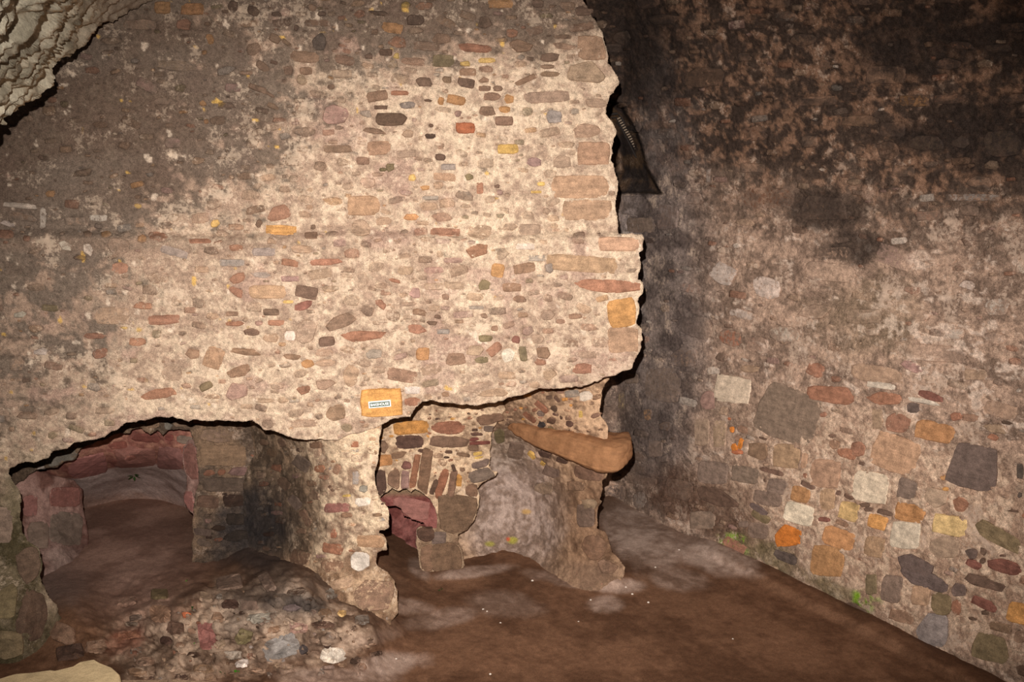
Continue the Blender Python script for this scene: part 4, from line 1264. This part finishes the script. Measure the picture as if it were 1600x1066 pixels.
vault = Sheet('masonry', Dv, (-302, -262, 460, 402), [(-300, 400), (-230, 390), (-100, 280), (-40, 226), (0, 190), (8, 176), (20, 170), (30, 160), (44, 152), (56, 134), (68, 122), (74, 106), (92, 88), (104, 78), (128, 60), (150, 42), (178, 25), (205, 10), (250, -12), (330, -60), (450, -200), (455, -260), (-300, -260)],
              2.2, low=.03, lowL=60, mid=.012, fine=.006, back=.35, seed=81, colf=col_v, mat=M_vault, parent=vault_top, extra=vex, ragged=2)
vault.top = vault_top
vault.build()

# ================================================================== SIGN
sg = holder('sign', category='sign', label='small dark green BAKEHOUSE sign with white border on ochre block')
nrm = front.frame(596, 629, 12); cen = front.point(593.5, 630.) + nrm * .022
ux = np.array([1.0, 0, 0]) - nrm * nrm[0]; ux /= np.linalg.norm(ux); uy = np.cross(nrm, ux)
ca, sa = math.cos(math.radians(3.6)), math.sin(math.radians(3.6))
ex_, ey_ = ux * ca + uy * sa, uy * ca - ux * sa
sg.matrix_world = Matrix([[ex_[0], ey_[0], nrm[0], cen[0]], [ex_[1], ey_[1], nrm[1], cen[1]], [ex_[2], ey_[2], nrm[2], cen[2]], [0, 0, 0, 1]])
wm, gmn = flat('white_enamel', (250, 248, 244), .4), flat('dark_green_enamel', (78, 92, 74), .4)
dd = float(front.D(np.array(593.), np.array(630.))); pw = dd / F


def plate(name, w_, h_, z0, z1, mat, bv=.0012):
    V = []
    for z, k in ((z0, 0), (z1 - bv, 0), (z1, bv)):
        V += [(-w_ / 2 + k, -h_ / 2 + k, z), (w_ / 2 - k, -h_ / 2 + k, z), (w_ / 2 - k, h_ / 2 - k, z), (-w_ / 2 + k, h_ / 2 - k, z)]
    Fc = [(0, 3, 2, 1), (8, 9, 10, 11)]
    for r in (0, 4):
        for i in range(4):
            j = (i + 1) % 4; Fc.append((r + i, r + j, r + j + 4, r + i + 4))
    return obj(name, new_mesh(name, V, Fc, mat, smooth=False), sg)


plate('border', 34.5 * pw, 10.6 * pw, -.02, .004, wm)
plate('panel', 31 * pw, 7.4 * pw, 0, .0055, gmn)
tc = bpy.data.curves.new('lettering', 'FONT'); tc.body = 'BAKEHOUSE'; tc.size = 5.6 * pw; tc.align_x = 'CENTER'; tc.align_y = 'CENTER'; tc.extrude = .0008; tc.offset = .0004
tc.space_character = 1.0
tc.materials.append(wm)
tmp = bpy.data.objects.new('tmp', tc)
lme = bpy.data.meshes.new_from_object(tmp)
bpy.data.objects.remove(tmp); bpy.data.curves.remove(tc)
xs_ = [v.co.x for v in lme.vertices]; k = 28.0 * pw / (max(xs_) - min(xs_)); mx = (max(xs_) + min(xs_)) / 2
for v in lme.vertices: v.co.x = (v.co.x - mx) * k
lme.name = 'lettering'
to = obj('lettering', lme, sg); to.location = (0, 0, .0064)

# ================================================================== PALE COPING STONE, lower left, near the viewer
cp = holder('parapet', category='parapet', label='pale squared coping stone on a low wall at lower left')
zc = .95
top = [(-160, 1092), (0, 1060), (12, 1056), (24, 1053), (50, 1051), (78, 1047), (86, 1048), (115, 1041), (126, 1034), (148, 1030), (156, 1035), (176, 1043), (187, 1053), (191, 1068), (200, 1140), (150, 1210), (-160, 1290)]
tp = [P3(float(x), float(y), (H - zc) / -rays(float(x), float(y))[2]) for x, y in top]
n = len(tp); cc = np.mean(tp, 0)
V = []
for zz, k in ((-.13, .985), (-.02, 1.0), (-.004, .995), (0, .975)):
    for p in tp: V.append([cc[0] + (p[0] - cc[0]) * k, cc[1] + (p[1] - cc[1]) * k, zc + zz])
Fc = [tuple(range(n)), tuple(range(3 * n, 4 * n))[::-1]]
for r in range(3):
    for i in range(n):
        j = (i + 1) % n; Fc.append((r * n + j, r * n + i, (r + 1) * n + i, (r + 1) * n + j)[::-1])
o = obj('coping', new_mesh('coping', V, Fc, S_clean, np.repeat(lin((190, 165, 126))[None], len(V), 0), smooth=False), cp); o.color = (*lin((190, 165, 126)), .02); o['label'] = 'smooth pale yellow coping slab'
rr = random.Random(4)
z = zc - .13
row = 0
while z > 0.02:
    hgt = min(rr.uniform(.15, .22), z)
    x = cc[0] - .55
    while x < cc[0] + .42:
        wd = min(rr.uniform(.2, .38), cc[0] + .46 - x)
        V = []
        for zz in (z - hgt + .006, z - .006):
            for a_, b_ in ((0, -.34), (wd - .01, -.34), (wd - .01, .30), (0, .30)):
                V.append([x + a_ + rr.uniform(-.012, .012), cc[1] + b_ * .9 + rr.uniform(-.015, .015), zz])
        q = obj('stone', new_mesh('stone', V, [(0, 3, 2, 1), (4, 5, 6, 7), (0, 1, 5, 4), (1, 2, 6, 5), (2, 3, 7, 6), (3, 0, 4, 7)], S_dark, np.repeat(lin((160, 135, 110))[None], len(V), 0), smooth=False), cp)
        q.color = (*lin((140, 115, 92)), .2)
        x += wd
        if wd < .1: break
    z -= hgt; row += 1

# ================================================================== WEEDS AND GRIT
lm = flat('green_leaf', (60, 112, 28), .5); dm_ = flat('dark_leaf', (38, 62, 22), .5)


def sprig(px, py, sheet, size, nleaf, mat, label, seed):
    rr = random.Random(seed)
    base = sheet.point(float(px), float(py)); nrm = sheet.frame(px, py, 6)
    top = holder('weed', category='weed', label=label); top.location = tuple(base + nrm * .004)
    s = size * float(sheet.D(np.array(float(px)), np.array(float(py)))) / F
    for i in range(nleaf):
        a = rr.uniform(0, 6.28); L = s * rr.uniform(.35, .6); wd = L * rr.uniform(.25, .4)
        u = RT * math.cos(a) + np.array([0, 0, 1.0]) * math.sin(a) * .8 + nrm * rr.uniform(.2, .8); u /= np.linalg.norm(u)
        v = np.cross(u, nrm); v /= np.linalg.norm(v)
        o0 = u * L * .15
        pts = [o0, o0 + u * L * .35 + v * wd, o0 + u * L * .8 + v * wd * .6, o0 + u * L, o0 + u * L * .8 - v * wd * .6, o0 + u * L * .35 - v * wd]
        mid = [o0 + u * L * .5 + nrm * .004]
        V = np.array(pts + mid); Fc = [(i_, (i_ + 1) % 6, 6) for i_ in range(6)]
        V2 = np.concatenate([V, V - nrm * .0012]); Fc2 = Fc + [(c + 7, b + 7, a_ + 7) for a_, b, c in Fc]
        obj('leaf', new_mesh('leaf', V2, Fc2, mat, smooth=False), top)
    V = np.array([[-.001, 0, 0], [.001, 0, 0], [0, .001, .0], [0, 0, 0]]) ; V[3] = nrm * s * .3
    obj('stem', new_mesh('stem', V, [(0, 1, 3), (1, 2, 3), (2, 0, 3), (0, 2, 1)], mat, smooth=False), top)


sprig(210, 743, oven, 20, 9, dm_, 'dark fern sprig rooted in the grey plaster inside the large oven', 1)
sprig(143, 802, oven, 12, 4, lm, 'bright green seedling at the left of the large oven floor', 2)
sprig(293, 909, flo, 8, 4, lm, 'tiny green seedling on dark earth before the large oven', 3)
sprig(299, 951, flo, 9, 4, dm_, 'dark green seedling above the red stone chip in the rubble', 4)
sprig(301, 1008, flo, 12, 5, lm, 'green seedling low in the rubble below the red chip', 5)
sprig(350, 1058, flo, 18, 6, dm_, 'largest leafy green weed at the bottom of the rubble', 6)
sprig(371, 1050, flo, 9, 4, lm, 'small pale weed right of the largest leafy weed', 7)
sprig(689, 923, flo, 9, 3, dm_, 'single green leaf scrap on earth in the right hearth', 8)


def pebble(px, py, size, c, label, group=None, seed=0):
    rr = random.Random(seed + int(px))
    D = float(flo.D(np.array(float(px)), np.array(float(py)))); base = flo.point(float(px), float(py)); s = size * D / F / 2
    V, Fc = [], []
    for k, (r, z) in enumerate(((.7, -.2), (1, .15), (.75, .6), (.3, .85))):
        for i in range(8):
            t = 6.283 * i / 8; f = rr.uniform(.8, 1.15)
            V.append((s * r * f * math.cos(t), s * .8 * r * f * math.sin(t), s * z * rr.uniform(.9, 1.1)))
    for k in range(3):
        for i in range(8):
            j = (i + 1) % 8; Fc.append((k * 8 + i, k * 8 + j, k * 8 + 8 + j, k * 8 + 8 + i))
    Fc.append(tuple(range(24, 32))); Fc.append(tuple(range(8))[::-1])
    o = obj('pebble', new_mesh('pebble', V, Fc, S_clean, np.repeat(lin(c)[None], len(V), 0), smooth=False), None, label=label, cat='pebble', group=group)
    o.location = base; o.color = (*lin(c), 0)


pebble(926, 911, 18, (190, 165, 150), 'largest pale stone lump at the foot of the stub pier')
pebble(940, 914, 8, (150, 110, 90), 'small brown stone touching the pale lump by the pier')
pebble(912, 908, 8, (170, 150, 130), 'small grey stone left of the pale lump by the pier')
for i, (x, y) in enumerate([(832, 908), (978, 918), (1024, 887), (988, 929), (782, 974), (904, 972), (1013, 942), (619, 1030), (923, 938), (755, 953), (761, 956), (1145, 999), (766, 1054), (1061, 860)]):
    pebble(x, y, 3.4 if i % 3 else 4.2, (225, 210, 195), 'tiny pale grit fleck lying on the brown earth floor', 'grit flecks on the floor', i)
